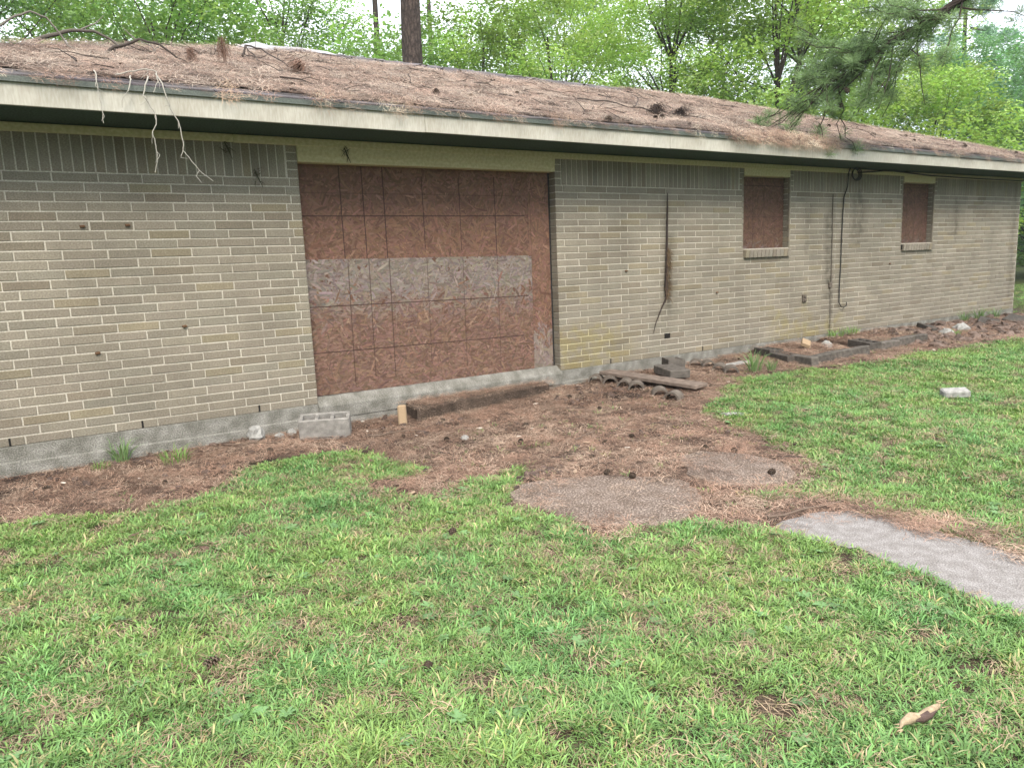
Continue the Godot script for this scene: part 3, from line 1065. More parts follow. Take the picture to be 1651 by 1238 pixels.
func make_roof(house: Node3D, at: Vector3) -> void:
	var xl := hip_l(EAVE_Z)
	var xr := HIP_RIGHT + (EAVE_Z - RIDGE_Z)
	var zb := 2.0 * RIDGE_Z - EAVE_Z
	var e := EAVE_Y
	var st := new_st()
	var col := Color(1, 1, 1)
	# sheathing under the shingles (four hips), and its underside
	var fl := Vector3(xl, e - 0.012, EAVE_Z)
	var fr := Vector3(xr, e - 0.012, EAVE_Z)
	var bl := Vector3(xl, e - 0.012, zb)
	var br := Vector3(xr, e - 0.012, zb)
	var r0 := Vector3(HIP_LEFT, RIDGE_Y - 0.012, RIDGE_Z)
	var r1 := Vector3(HIP_RIGHT, RIDGE_Y - 0.012, RIDGE_Z)
	quad(st, fl, fr, r1, r0, Vector3(0, 1, 0.4), col)
	quad(st, bl, br, r1, r0, Vector3(0, 1, -0.4), col)
	tri(st, fl, bl, r0, Vector3(-1, 1, 0), col)
	tri(st, fr, br, r1, Vector3(1, 1, 0), col)
	var dn := Vector3(0, -0.045, 0)
	quad(st, fl + dn, fr + dn, br + dn, bl + dn, Vector3(0, -1, 0), col)
	quad(st, fl, fr, fr + dn, fl + dn, Vector3(0, 0, 1), col)
	quad(st, bl, br, br + dn, bl + dn, Vector3(0, 0, -1), col)
	quad(st, fl, bl, bl + dn, fl + dn, Vector3(-1, 0, 0), col)
	quad(st, fr, br, br + dn, fr + dn, Vector3(1, 0, 0), col)
	var roof := put("roof", st.commit(), M.shingle, house)
	roof.position = at
	# shingle courses up the front slope: the lowest two as single shingles, the rest as one course mesh
	var expo := 0.135          # along z
	var cz := EAVE_Z + 0.012
	var k := 0
	var rest := new_st()
	while cz - expo > RIDGE_Z:
		var z1 := cz - expo - 0.02
		var x := hip_l(cz) + rnd(-0.2, 0.0)
		var xend := hip_r(cz)
		while x < xend:
			var l := 0.33
			var xa := maxf(x, hip_l(cz) + 0.01)
			var xb := minf(x + l - 0.006, xend - 0.01)
			if xb - xa > 0.04:
				var t := rnd(0.75, 1.15)
				var c := Color(t, t * rnd(0.96, 1.02), t * rnd(0.97, 1.05))
				var s := rest
				if k < 2 and xa > -1.0 and xb < 14.0:
					s = new_st()
				var a := Vector3(xa, roof_y(cz) + 0.006, cz + rnd(-0.004, 0.004))
				var b := Vector3(xb, roof_y(cz) + 0.006, cz + rnd(-0.004, 0.004))
				var c2 := Vector3(xb, roof_y(z1) + 0.001, z1)
				var d2 := Vector3(xa, roof_y(z1) + 0.001, z1)
				quad(s, a, b, c2, d2, Vector3(0, 1, 0.3), c)
				quad(s, a, b, b - Vector3(0, 0.010, 0.0), a - Vector3(0, 0.010, 0.0), Vector3(0, 0, 1), c)
				if s != rest:
					put("shingle", s.commit(), M.shingle, roof)
			x += l
		cz -= expo
		k += 1
	var o := put("shingle_courses", rest.commit(), M.shingle, roof)
	o.set_meta("kind", "stuff")
	# torn pale underlay lifted at the end of the ridge
	st = new_st()
	var fz := hip_l(-3.0)
	for i in 8:
		var xa := 2.15 + i * 0.19
		var xb := xa + 0.19
		var za := -4.0 + (3.3 - minf(xa, 3.3)) / 1.139
		var zb2 := -4.0 + (3.3 - minf(xb, 3.3)) / 1.139
		var ha: float = [0.02, 0.07, 0.10, 0.06, 0.055, 0.05, 0.045, 0.04, 0.035][i]
		var hb: float = [0.02, 0.07, 0.10, 0.06, 0.055, 0.05, 0.045, 0.04, 0.035][i + 1]
		quad(st, Vector3(xa, roof_y(za) + ha, za), Vector3(xb, roof_y(zb2) + hb, zb2), Vector3(xb + 0.02, roof_y(zb2 + 0.34) + 0.03, zb2 + 0.34), Vector3(xa + 0.02, roof_y(za + 0.34) + 0.03, za + 0.34), Vector3.UP, Color.WHITE)
	put("torn_underlay", st.commit(), M.underlay, roof)
	# ridge and hip caps
	var lines := [[r0, r1], [r0, fl], [r1, fr], [r0, bl], [r1, br]]
	for q in lines:
		var a: Vector3 = q[0]
		var b: Vector3 = q[1]
		var n := int(a.distance_to(b) / 0.30)
		var dir := (b - a).normalized()
		var side := dir.cross(Vector3.UP).normalized()
		for i in n:
			var p := a + dir * 0.30 * (i + 0.5)
			st = new_st()
			var t := rnd(0.75, 1.1)
			var c := Color(t, t, t * 1.03)
			var dropv := Vector3(0, -0.064, 0) if q[0] == r0 and q[1] == r1 else Vector3(0, -0.052, 0)
			for s in [-1.0, 1.0]:
				var h0 := p - dir * 0.16 + Vector3(0, 0.022, 0)
				var h1 := p + dir * 0.16 + Vector3(0, 0.034, 0)
				quad(st, h0, h1, h1 + side * 0.13 * s + dropv, h0 + side * 0.13 * s + dropv, Vector3.UP, c)
				quad(st, h1, h1 + side * 0.13 * s + dropv, h1 + side * 0.13 * s + dropv * 1.25, h1 - Vector3(0, 0.008, 0), dir, c)
			put("ridge_cap", st.commit(), M.shingle, roof)

func roof_cover(x: float, z: float) -> float:      # how thickly needles lie on the front slope
	var n := patch.get_noise_2d(x * 0.9, z * 1.4)
	var v := 0.62 + 0.5 * n
	v -= 1.1 * smooth((-2.6 - z) / 1.2) * smooth((x - 2.6) / 1.2) * smooth((9.6 - x) / 2.0)   # bare strip below the ridge
	if x < 1.9 and z > 0.45:
		v -= 0.5
	if z > 0.56:
		v -= 0.55
	return v

func make_roof_litter() -> void:
	var xl := hip_l(EAVE_Z)
	var st := new_st()
	var d := 0.09
	var hgt := func(x: float, z: float) -> float:
		return roof_y(z) + 0.016 + 0.012 * bump.get_noise_2d(x * 6.0, z * 6.0) + 0.01 * patch.get_noise_2d(x * 2.0, z * 2.0)
	var z := EAVE_Z - 0.02
	while z > RIDGE_Z + 0.1:
		var xa := hip_l(z) + 0.12
		var xb := hip_r(z) - 0.12
		var n := int((xb - xa) / d)
		for i in n:
			var x := xa + i * d
			if roof_cover(x, z) < 0.35:
				continue
			var z2 := z - d
			quad(st, Vector3(x, hgt.call(x, z), z), Vector3(x + d, hgt.call(x + d, z), z), Vector3(x + d, hgt.call(x + d, z2), z2), Vector3(x, hgt.call(x, z2), z2), Vector3.UP, Color.WHITE)
		z -= d
	var o := put("needle_mat", st.commit(), M.mat_litter)
	o.set_meta("kind", "stuff")
	o.set_meta("label", "matted brown pine needle bed covering the front roof slope")
	o.set_meta("category", "needle litter")
	# loose needles on top of it
	var mesh := needle_clump(58, 0.18, 0.13, 0.0013, 5)
	var xf := []
	var cols := []
	var tries := 0
	while xf.size() < 7000 and tries < 40000:
		tries += 1
		var zz := rnd(RIDGE_Z + 0.1, EAVE_Z + 0.03)
		var xx := rnd(hip_l(zz), hip_r(zz))
		if roof_cover(xx, zz) < rnd(0.1, 0.5):
			continue
		var b := Basis.from_euler(Vector3(atan(SLOPE), 0, 0)) * Basis.from_euler(Vector3(rnd(-0.12, 0.12), rnd(0, TAU), rnd(-0.12, 0.12)))
		xf.append(Transform3D(b.scaled(Vector3.ONE * rnd(0.7, 1.15)), Vector3(xx, roof_y(zz) + 0.022 + rnd(0, 0.012), zz)))
		cols.append(straw_color() * Color(0.94, 1.03, 1.10))
	# a fringe hanging over the eave
	for i in 260:
		var xx := rnd(6.6, 8.6) if i < 120 else rnd(-0.5, 15.0)
		var b := Basis.from_euler(Vector3(0.9 + rnd(-0.3, 0.5), 0, 0)) * Basis.from_euler(Vector3(rnd(-0.2, 0.2), rnd(0, TAU), rnd(-0.2, 0.2)))
		var s := rnd(0.25, 0.6) if i >= 120 else rnd(0.4, 0.75)
		xf.append(Transform3D(b.scaled(Vector3.ONE * s), Vector3(xx, EAVE_Y + 0.005 - rnd(0, 0.02), EAVE_Z + 0.02)))
		var c := straw_color()
		cols.append(c if i % 3 else Color(c.r * 1.3, c.g * 1.5, c.b * 1.5))
	o = null
	var nn := multi("roof_needles", mesh, M.needle, xf, cols)
	nn.set_meta("kind", "stuff")
	nn.set_meta("label", "loose reddish brown pine needles strewn over the roof")
	nn.set_meta("category", "needle litter")
	make_roof_branches()

func straw_color() -> Color:
	var t := rnd(0.65, 1.35)
	var k := rng.randf()
	var c := Color(0.32, 0.205, 0.15)
	if k < 0.30:
		c = Color(0.42, 0.32, 0.245)
	elif k < 0.52:
		c = Color(0.10, 0.065, 0.05)
	return Color(c.r * t, c.g * t, c.b * t)

# a flat mat of bent needles
func needle_clump(count: int, radius: float, length: float, width: float, seed_: int) -> ArrayMesh:
	var r := RandomNumberGenerator.new()
	r.seed = seed_
	var st := new_st()
	for i in count:
		var a := r.randf() * TAU
		var rr := radius * sqrt(r.randf())
		var p := Vector3(cos(a) * rr, r.randf_range(-0.006, 0.012), sin(a) * rr)
		var h := r.randf() * TAU
		var d := Vector3(cos(h), r.randf_range(-0.08, 0.10), sin(h))
		var side := d.cross(Vector3.UP).normalized() * width * r.randf_range(0.7, 1.3)
		var l := length * r.randf_range(0.45, 1.1)
		var m := p + d * l * 0.5 + Vector3(0, r.randf_range(0.0, 0.012), 0)
		var e := p + (d + side.normalized() * r.randf_range(-0.25, 0.25)) * l
		var t := r.randf_range(0.7, 1.3)
		var c := Color(t, t, t)
		quad(st, p - side, p + side, m + side, m - side, Vector3.UP, c)
		quad(st, m - side, m + side, e + side * 0.4, e - side * 0.4, Vector3.UP, c)
	return st.commit()

func branch(called: String, label: String, strands: Array, group := "", parent: Node = null) -> void:
	# strands: [points, r0, r1, colour]
	var st := new_st()
	for s in strands:
		var pts := []
		var src: Array = s[0]
		for i in src.size() - 1:
			var seg := wiggle(src[i], src[i + 1], 3, (src[i] - src[i + 1]).length() * 0.045)
			pts += seg.slice(0, 3)
		pts.append(src[-1])
		tube(st, pts, taper(pts.size(), s[1], s[2]), 6, s[3])
	var o := put(called, st.commit(), M.twig)
	tag(o, label, "branch", group)

func on_roof(x: float, z: float, up := 0.02) -> Vector3:
	return Vector3(x, roof_y(z) + up, z)

func make_roof_branches() -> void:
	var dark := Color(0.085, 0.07, 0.06)
	var grey := Color(0.22, 0.20, 0.18)
	var pale := Color(0.50, 0.48, 0.43)
	branch("fallen_branch", "thick dark bare branch arching up at the hip of the roof", [
		[[Vector3(0.02, 3.20, -1.4), Vector3(0.098, 3.250, -1.4), Vector3(0.257, 3.32, -1.4), Vector3(0.423, 3.382, -1.4), Vector3(0.597, 3.398, -1.4), Vector3(0.714, 3.344, -1.38), Vector3(0.78, 3.262, -1.3)], 0.022, 0.009, Color(0.13, 0.115, 0.10)],
		[[Vector3(0.50, 3.40, -1.4), Vector3(0.62, 3.47, -1.42), Vector3(0.70, 3.56, -1.45)], 0.008, 0.003, grey]])
	branch("fallen_branch", "dark forked branch bowed over the needle covered roof below the hip", [
		[[Vector3(0.617, 3.045, -0.86), Vector3(0.698, 3.144, -0.9), Vector3(0.903, 3.233, -0.9), Vector3(1.061, 3.201, -0.88), Vector3(1.175, 3.100, -0.84), Vector3(1.363, 3.02, -0.79)], 0.016, 0.006, dark],
		[[Vector3(0.70, 3.14, -0.9), Vector3(0.705, 3.05, -0.87)], 0.010, 0.008, dark],
		[[Vector3(0.88, 3.22, -0.9), Vector3(0.82, 3.29, -0.93), Vector3(0.78, 3.33, -0.93)], 0.006, 0.002, grey],
		[[Vector3(0.9, 3.23, -0.9), Vector3(1.0, 3.16, -0.85), Vector3(1.04, 3.06, -0.82)], 0.005, 0.002, grey],
		[[Vector3(1.06, 3.2, -0.88), Vector3(1.0, 3.12, -0.80), Vector3(0.9, 3.1, -0.8)], 0.004, 0.002, grey]])
	branch("fallen_branch", "long thin grey branch looping above the roof at the edge of the picture", [
		[[Vector3(-0.5, 3.0, -0.92), Vector3(-0.09, 3.217, -0.9), Vector3(0.023, 3.306, -0.9), Vector3(0.125, 3.352, -0.9), Vector3(0.231, 3.319, -0.9), Vector3(0.316, 3.197, -0.9), Vector3(0.357, 3.11, -0.88), Vector3(0.45, 3.01, -0.77)], 0.010, 0.005, grey],
		[[Vector3(0.359, 3.115, -0.9), Vector3(0.47, 3.085, -0.9), Vector3(0.593, 3.05, -0.85), Vector3(0.74, 3.025, -0.78)], 0.005, 0.003, grey]])
	branch("fallen_branch", "dead pine branch with drooping twigs lying below the raised ridge end", [
		[[on_roof(1.95, -1.7, 0.06), on_roof(2.0, -1.75, 0.16), on_roof(2.15, -1.7, 0.15), on_roof(2.25, -1.3, 0.08), on_roof(2.3, -0.9, 0.02)], 0.012, 0.005, dark],
		[[on_roof(2.0, -1.75, 0.16), on_roof(2.05, -1.5, 0.05), on_roof(2.15, -1.2, 0.03)], 0.008, 0.003, dark],
		[[on_roof(2.1, -1.75, 0.15), on_roof(2.12, -1.78, 0.30)], 0.004, 0.002, grey],
		[[on_roof(1.6, -1.5, 0.02), on_roof(1.8, -1.6, 0.03), on_roof(2.0, -1.6, 0.08)], 0.006, 0.003, dark]])
	branch("fallen_branch", "thin forked twig lying flat on the needles right of the pine trunk", [
		[[on_roof(3.05, -1.45, 0.03), on_roof(3.2, -1.2, 0.04), on_roof(3.35, -1.05, 0.03), on_roof(3.55, -0.98, 0.03)], 0.007, 0.004, dark],
		[[on_roof(3.45, -0.85, 0.02), on_roof(3.48, -1.0, 0.12), on_roof(3.6, -1.15, 0.16)], 0.006, 0.002, dark],
		[[on_roof(3.3, -1.05, 0.03), on_roof(3.42, -1.3, 0.10)], 0.004, 0.002, grey]])
	branch("fallen_branch", "short bent twig lying in the middle of the roof slope", [
		[[on_roof(4.15, -0.45, 0.02), on_roof(4.45, -0.65, 0.05), on_roof(4.7, -0.72, 0.02), on_roof(4.78, -0.85, 0.06)], 0.006, 0.003, dark]])
	branch("fallen_branch", "tangled dead pine bough forming a dark nest near the middle of the eave", [
		[[on_roof(5.75, -1.05, 0.05), on_roof(6.05, -0.85, 0.08), on_roof(6.35, -0.50, 0.08), on_roof(6.5, -0.15, 0.04)], 0.010, 0.005, dark],
		[[on_roof(6.25, -0.55, 0.08), on_roof(6.55, -0.80, 0.14), on_roof(6.75, -1.15, 0.2)], 0.007, 0.003, dark],
		[[on_roof(6.3, -0.50, 0.08), on_roof(6.7, -0.40, 0.06), on_roof(7.1, -0.15, 0.05), on_roof(7.35, 0.30, 0.02)], 0.008, 0.003, dark],
		[[on_roof(6.7, -0.40, 0.06), on_roof(7.0, -0.65, 0.06), on_roof(7.3, -0.80, 0.1)], 0.006, 0.003, dark],
		[[on_roof(7.0, -0.25, 0.05), on_roof(7.3, -0.40, 0.09), on_roof(7.55, -0.30, 0.04)], 0.005, 0.002, grey]])
	branch("fallen_branch", "crooked grey twig near the eave right of the dark nest", [
		[[on_roof(7.9, 0.25, 0.02), on_roof(8.25, 0.02, 0.05), on_roof(8.6, 0.05, 0.05), on_roof(8.8, 0.2, 0.02)], 0.007, 0.004, dark],
		[[on_roof(8.25, 0.02, 0.05), on_roof(8.5, -0.25, 0.07)], 0.004, 0.002, grey]])
	# tufts of dead needles still on their twigs
	var brooms := [[1.36, -0.95, Vector3(0.8, 0.7, 0.8), 0.5, "dead brown needle tuft standing on the roof beside the bowed branch"], [1.62, -1.0, Vector3(0.9, 1.15, 0.9), 0.15, "tall dead brown needle tuft standing below the ridge end"], [2.25, -1.0, Vector3(1.5, 0.7, 1.3), 0.6, "sprawling dead needle tuft on the drooping twigs below the ridge end"], [6.44, -0.32, Vector3(1.7, 0.75, 1.5), 0.3, "dark dead needle tuft at the near side of the twig nest"], [6.90, -0.36, Vector3(1.9, 0.7, 1.6), -0.4, "dark dead needle tuft at the far side of the twig nest"]]
	for i in brooms.size():
		var q: Array = brooms[i]
		var o := put("needle_tuft", broom_mesh(170 + 40 * i, 0.20, 0.0017, 33 + i), mat_tint(Color(0.05, 0.036, 0.03) if q[0] > 6.0 else Color(0.20, 0.12, 0.09)))
		o.position = on_roof(q[0], q[1], 0.0)
		o.rotation = Vector3(rnd(-0.3, 0.3), rnd(0, TAU), q[3])
		o.scale = q[2]
		tag(o, q[4], "needle tuft")
	# pale dead vine stems hanging over the eave
	var hang := [
		[[Vector3(0.425, 2.60, 0.50), Vector3(0.424, 2.56, 0.62), Vector3(0.42, 2.495, 0.655), Vector3(0.428, 2.409, 0.66), Vector3(0.43, 2.322, 0.66), Vector3(0.431, 2.227, 0.66)], "thin straight pale dead stem hanging over the eave, leftmost of all"],
		[[Vector3(0.64, 2.575, 0.55), Vector3(0.626, 2.518, 0.645), Vector3(0.605, 2.451, 0.66), Vector3(0.556, 2.379, 0.66), Vector3(0.557, 2.338, 0.66)], "short hooked pale dead stem hanging against the fascia"],
		[[Vector3(0.75, 2.58, 0.56), Vector3(0.731, 2.531, 0.645), Vector3(0.693, 2.428, 0.66), Vector3(0.724, 2.378, 0.66), Vector3(0.756, 2.311, 0.66), Vector3(0.755, 2.241, 0.66), Vector3(0.726, 2.19, 0.66), Vector3(0.734, 2.113, 0.66), Vector3(0.738, 2.056, 0.66), Vector3(0.737, 1.992, 0.66), Vector3(0.712, 1.913, 0.66)], "long crooked pale dead stem hanging straight down before the soldier bricks"],
		[[Vector3(0.55, 2.585, 0.5), Vector3(0.67, 2.615, 0.52), Vector3(0.744, 2.63, 0.55), Vector3(0.802, 2.606, 0.6), Vector3(0.80, 2.53, 0.65), Vector3(0.761, 2.451, 0.66)], "pale dead stem lying along the roof edge and curling over it"],
		[[Vector3(0.80, 2.60, 0.56), Vector3(0.825, 2.519, 0.65), Vector3(0.842, 2.422, 0.66), Vector3(0.86, 2.346, 0.66), Vector3(0.90, 2.271, 0.66), Vector3(0.918, 2.122, 0.66), Vector3(0.909, 2.071, 0.66), Vector3(0.943, 2.029, 0.66), Vector3(1.004, 1.937, 0.66), Vector3(1.09, 1.865, 0.66)], "longest pale dead stem hanging from the eave, its tip slanting towards the door"]]
	for h in hang:
		var side := []
		var pts: Array = h[0]
		var strands := [[pts, 0.0048, 0.0022, pale]]
		for i in range(2, pts.size() - 1, 2):
			strands.append([[pts[i], pts[i] + Vector3(rnd(-0.03, 0.03), rnd(-0.05, -0.01), rnd(-0.01, 0.02)), pts[i] + Vector3(rnd(-0.05, 0.05), rnd(-0.09, -0.05), rnd(-0.01, 0.02))], 0.0025, 0.0012, pale])
		branch("hanging_stem", h[1], strands, "pale dead stems hanging over the eave")

func mat_tint(c: Color) -> StandardMaterial3D:
	var m := mat(c.linear_to_srgb(), 0.85, true)
	return m

# dead needles hanging from a broken twig like a broom
func broom_mesh(count: int, length: float, width: float, seed_: int) -> ArrayMesh:
	var r := RandomNumberGenerator.new()
	r.seed = seed_
	var st := new_st()
	for i in count:
		var h := r.randf() * TAU
		var out := Vector3(cos(h), 0, sin(h)) * r.randf_range(0.05, 0.75)
		var l := length * r.randf_range(0.6, 1.1)
		var p := Vector3(r.randf_range(-0.03, 0.03), r.randf_range(0.10, 0.21), r.randf_range(-0.03, 0.03))
		var m := p + (out + Vector3(0, r.randf_range(-0.3, 0.4), 0)) * l * 0.5
		var e := m + (out * 0.6 + Vector3(0, -1.0, 0)) * l * 0.6
		e.y = maxf(e.y, -0.03)
		var side := Vector3(-sin(h), 0, cos(h)) * width
		var t := r.randf_range(0.6, 1.0)
		quad(st, p - side, p + side, m + side, m - side, out + Vector3.UP * 0.3, Color(t, t, t))
		tri(st, m - side, m + side, e, out + Vector3.UP * 0.3, Color(t, t, t))
	return st.commit()

# needles radiating from a twig end, for pine tufts
func needle_tuft(count: int, length: float, width: float, seed_: int) -> ArrayMesh:
	var r := RandomNumberGenerator.new()
	r.seed = seed_
	var st := new_st()
	for i in count:
		var d := Vector3(r.randf_range(-1, 1), r.randf_range(-0.35, 1.0), r.randf_range(-1, 1)).normalized()
		var l := length * r.randf_range(0.6, 1.1)
		var side := d.cross(Vector3(r.randf(), r.randf(), r.randf())).normalized() * width
		var p := d * 0.012 + Vector3(0, r.randf_range(-0.05, 0.03), 0)
		var m := p + d * l * 0.55
		var e := p + d * l + Vector3(0, -0.022, 0)
		var t := r.randf_range(0.7, 1.3)
		var c := Color(t, t, t)
		quad(st, p - side * 0.7, p + side * 0.7, m + side, m - side, Vector3.UP + d.cross(side), c)
		tri(st, m - side, m + side, e, Vector3.UP + d.cross(side), c)
	return st.commit()

# ---------------------------------------------------------------- things on and by the wall
func make_wall_fittings() -> void:
	# hanging black cable with its coil
	var cb := thing("cable", "black cable hanging down the brick wall between the two windows", "cable", Vector3(9.7, 2.27, 0.03))
	var o := cb.position
	var st := new_st()
	var pts := []
	var src := [Vector3(9.75, 2.33, 0.05), Vector3(9.744, 2.272, 0.03), Vector3(9.74, 2.073, 0.02), Vector3(9.671, 1.927, 0.016), Vector3(9.654, 1.654, 0.014), Vector3(9.646, 1.231, 0.014), Vector3(9.645, 0.952, 0.014), Vector3(9.630, 0.652, 0.014), Vector3(9.625, 0.435, 0.02), Vector3(9.66, 0.375, 0.03), Vector3(9.708, 0.359, 0.04), Vector3(9.76, 0.388, 0.05), Vector3(9.755, 0.437, 0.05)]
	for p in src:
		pts.append(p - o)
	tube(st, pts, taper(pts.size(), 0.0075, 0.0075), 6)
	put("drop", st.commit(), M.black, cb)
	st = new_st()
	for k in 3:
		pts = []
		for i in 19:
			var a := TAU * i / 18.0 + k
			pts.append(Vector3(9.87 + cos(a) * (0.085 + 0.012 * k), 2.24 + sin(a) * (0.07 + 0.010 * k), 0.05 + 0.014 * k) - o)
		tube(st, pts, taper(19, 0.008, 0.008), 5)
	put("coil", st.commit(), M.black, cb)
	st = new_st()
	pts = []
	for p in [Vector3(9.93, 2.266, 0.05), Vector3(10.22, 2.284, 0.05), Vector3(10.55, 2.31, 0.06), Vector3(10.81, 2.312, 0.06), Vector3(11.17, 2.300, 0.06), Vector3(11.82, 2.276, 0.05), Vector3(12.94, 2.268, 0.05), Vector3(14.89, 2.265, 0.05)]:
		pts.append(p - o)
	tube(st, pts, taper(pts.size(), 0.011, 0.011), 5)
	put("run", st.commit(), M.black, cb)
	# thin conduit
	st = new_st()
	tube(st, wiggle(Vector3(9.425, 1.961, 0.010), Vector3(9.44, 0.72, 0.010), 6, 0.003), taper(7, 0.0055, 0.0055), 6)
	tube(st, wiggle(Vector3(9.41, 0.70, 0.010), Vector3(9.44, -0.05, 0.010), 4, 0.006), taper(5, 0.004, 0.004), 6)
	cbox(st, Transform3D(Basis(), Vector3(9.415, 0.70, 0.012)), Vector3(0.06, 0.075, 0.03), 0.006)
	var cd := put("conduit", st.commit(), M.pipe)
	tag(cd, "thin dark conduit with a small box on the brick wall beside the hanging cable", "conduit")
	st = new_st()
	board(st, Vector3(8.80, 0.49, 0.001), Vector3(8.875, 0.60, 0.022), 0.005)
	cbox(st, Transform3D(Basis(), Vector3(8.838, 0.572, 0.026)), Vector3(0.04, 0.03, 0.02), 0.004)
	cbox(st, Transform3D(Basis(), Vector3(8.838, 0.52, 0.026)), Vector3(0.04, 0.03, 0.02), 0.004)
	var ob := put("outlet_box", st.commit(), M.pipe)
	tag(ob, "small dark outlet box low on the brick wall below the near window", "outlet")
	st = new_st()
	board(st, Vector3(6.195, 0.217, -0.02), Vector3(6.29, 0.277, 0.0035), 0.002)
	var vh := put("wall_vent", st.commit(), M.dark_hole)
	tag(vh, "small black weep vent in the brick wall below the dead vine", "vent")
	# dead vine clinging to the wall
	var vine := thing("dead_vine", "dead dark vine with shaggy roots clinging to the brick wall right of the door", "vine", Vector3(6.2, -0.1, 0.02))
	o = vine.position
	st = new_st()
	pts = []
	src = [Vector3(6.249, 1.93, 0.012), Vector3(6.247, 1.767, 0.014), Vector3(6.236, 1.533, 0.016), Vector3(6.227, 1.298, 0.02), Vector3(6.218, 1.06, 0.024), Vector3(6.201, 0.838, 0.028), Vector3(6.211, 0.709, 0.024), Vector3(6.132, 0.585, 0.018), Vector3(6.043, 0.414, 0.014), Vector3(6.01, 0.30, 0.012)]
	for p in src:
		pts.append(p - o)
	tube(st, pts, [0.004, 0.008, 0.011, 0.013, 0.016, 0.022, 0.012, 0.008, 0.005, 0.003], 7, Color(0.055, 0.043, 0.036))
	put("stem", st.commit(), M.twig, vine)
	st = new_st()
	for i in 420:
		var y := rnd(0.72, 1.30)
		var b := Vector3(lerpf(6.20, 6.228, (y - 0.7) / 0.6), y, 0.02) - o
		var e := b + Vector3(rnd(-0.03, 0.10) * (1.0 if y > 0.9 else 1.2), rnd(-0.12, 0.03), rnd(0.0, 0.04))
		var t := rnd(0.6, 1.4)
		tube(st, [b, b.lerp(e, 0.5) + Vector3(rnd(-0.01, 0.01), 0.01, 0.008), e], [0.002, 0.0016, 0.0008], 3, Color(0.23 * t, 0.16 * t, 0.095 * t))
	put("roots", st.commit(), M.twig, vine)
	# small dry leaf scraps caught on the bricks
	var scraps := [[1.564, 2.0, "olive dry sprig hanging on the bricks beside the door header"], [1.345, 2.215, "brown dry scrap under the frieze left of the door"], [2.35, 2.225, "dark dry twig scrap caught on the header above the boarded door"]]
	for s in scraps:
		st = new_st()
		var base := Vector3(s[0], s[1], 0.02)
		tube(st, [base + Vector3(-0.02, 0.05, 0), base, base + Vector3(0.035, -0.10, 0.01)], [0.003, 0.006, 0.002], 4, Color(0.07, 0.07, 0.04))
		for i in 12:
			var a := base + Vector3(rnd(-0.02, 0.02), rnd(-0.05, 0.05), 0)
			tube(st, [a, a + Vector3(rnd(-0.05, 0.05), rnd(-0.06, 0.03), rnd(0, 0.02))], [0.004, 0.001], 3, Color(0.09, 0.08, 0.045))
		var q := put("dry_scrap", st.commit(), M.twig)
		tag(q, s[2], "plant debris")

# ---------------------------------------------------------------- yard things
# a hollow concrete block: outer shell, webs and open cores; length along x, cores open upwards
func cinder_mesh(l := 0.40, h := 0.19, d := 0.19, cores := 3, tone := 1.0) -> ArrayMesh:
	var st := new_st()
	var c := Color(tone, tone, tone)
	var w := 0.03
	cbox(st, Transform3D(Basis(), Vector3(0, h / 2, d / 2 - w / 2)), Vector3(l, h, w), 0.006, c)
	cbox(st, Transform3D(Basis(), Vector3(0, h / 2, -d / 2 + w / 2)), Vector3(l, h, w), 0.006, c)
	for i in cores + 1:
		var x := lerpf(-l / 2 + w / 2, l / 2 - w / 2, float(i) / cores)
		cbox(st, Transform3D(Basis(), Vector3(x, h / 2 - 0.002, 0)), Vector3(w, h - 0.008, d - 2 * w + 0.012), 0.004, c)
	cbox(st, Transform3D(Basis(), Vector3(0, 0.012, 0)), Vector3(l - 0.05, 0.02, d - 0.05), 0.003, c * 0.7)
	return st.commit()

func solid_block(l: float, h: float, d: float, tone := 1.0) -> ArrayMesh:
	var st := new_st()
	cbox(st, Transform3D(Basis(), Vector3(0, h / 2, 0)), Vector3(l, h, d), 0.008, Color(tone, tone, tone))
	return st.commit()

# half-round edging: an upturned channel, open ends along z
func scallop_mesh() -> ArrayMesh:
	var st := new_st()
	var n := 10
	var prof := func(r: float, i: int) -> Vector2:
		var a := PI * i / n
		return Vector2(cos(a), sin(a)) * r
	for i in n:
		for q in [[0.085, 1.0], [0.066, -1.0]]:
			var a: Vector2 = prof.call(q[0], i)
			var b: Vector2 = prof.call(q[0], i + 1)
			var m: Vector2 = (a + b) / 2.0 * q[1]
			quad(st, Vector3(a.x, a.y, -0.07), Vector3(b.x, b.y, -0.07), Vector3(b.x, b.y, 0.07), Vector3(a.x, a.y, 0.07), Vector3(m.x, m.y, 0), Color.WHITE)
		for z in [-0.07, 0.07]:
			var a: Vector2 = prof.call(0.085, i)
			var b: Vector2 = prof.call(0.085, i + 1)
			var c: Vector2 = prof.call(0.066, i + 1)
			var d: Vector2 = prof.call(0.066, i)
			quad(st, Vector3(a.x, a.y, z), Vector3(b.x, b.y, z), Vector3(c.x, c.y, z), Vector3(d.x, d.y, z), Vector3(0, 0, z), Color.WHITE)
	for s in [-1.0, 1.0]:
		quad(st, Vector3(s * 0.066, 0, -0.07), Vector3(s * 0.085, 0, -0.07), Vector3(s * 0.085, 0, 0.07), Vector3(s * 0.066, 0, 0.07), Vector3(0, -1, 0), Color.WHITE)
	return st.commit()

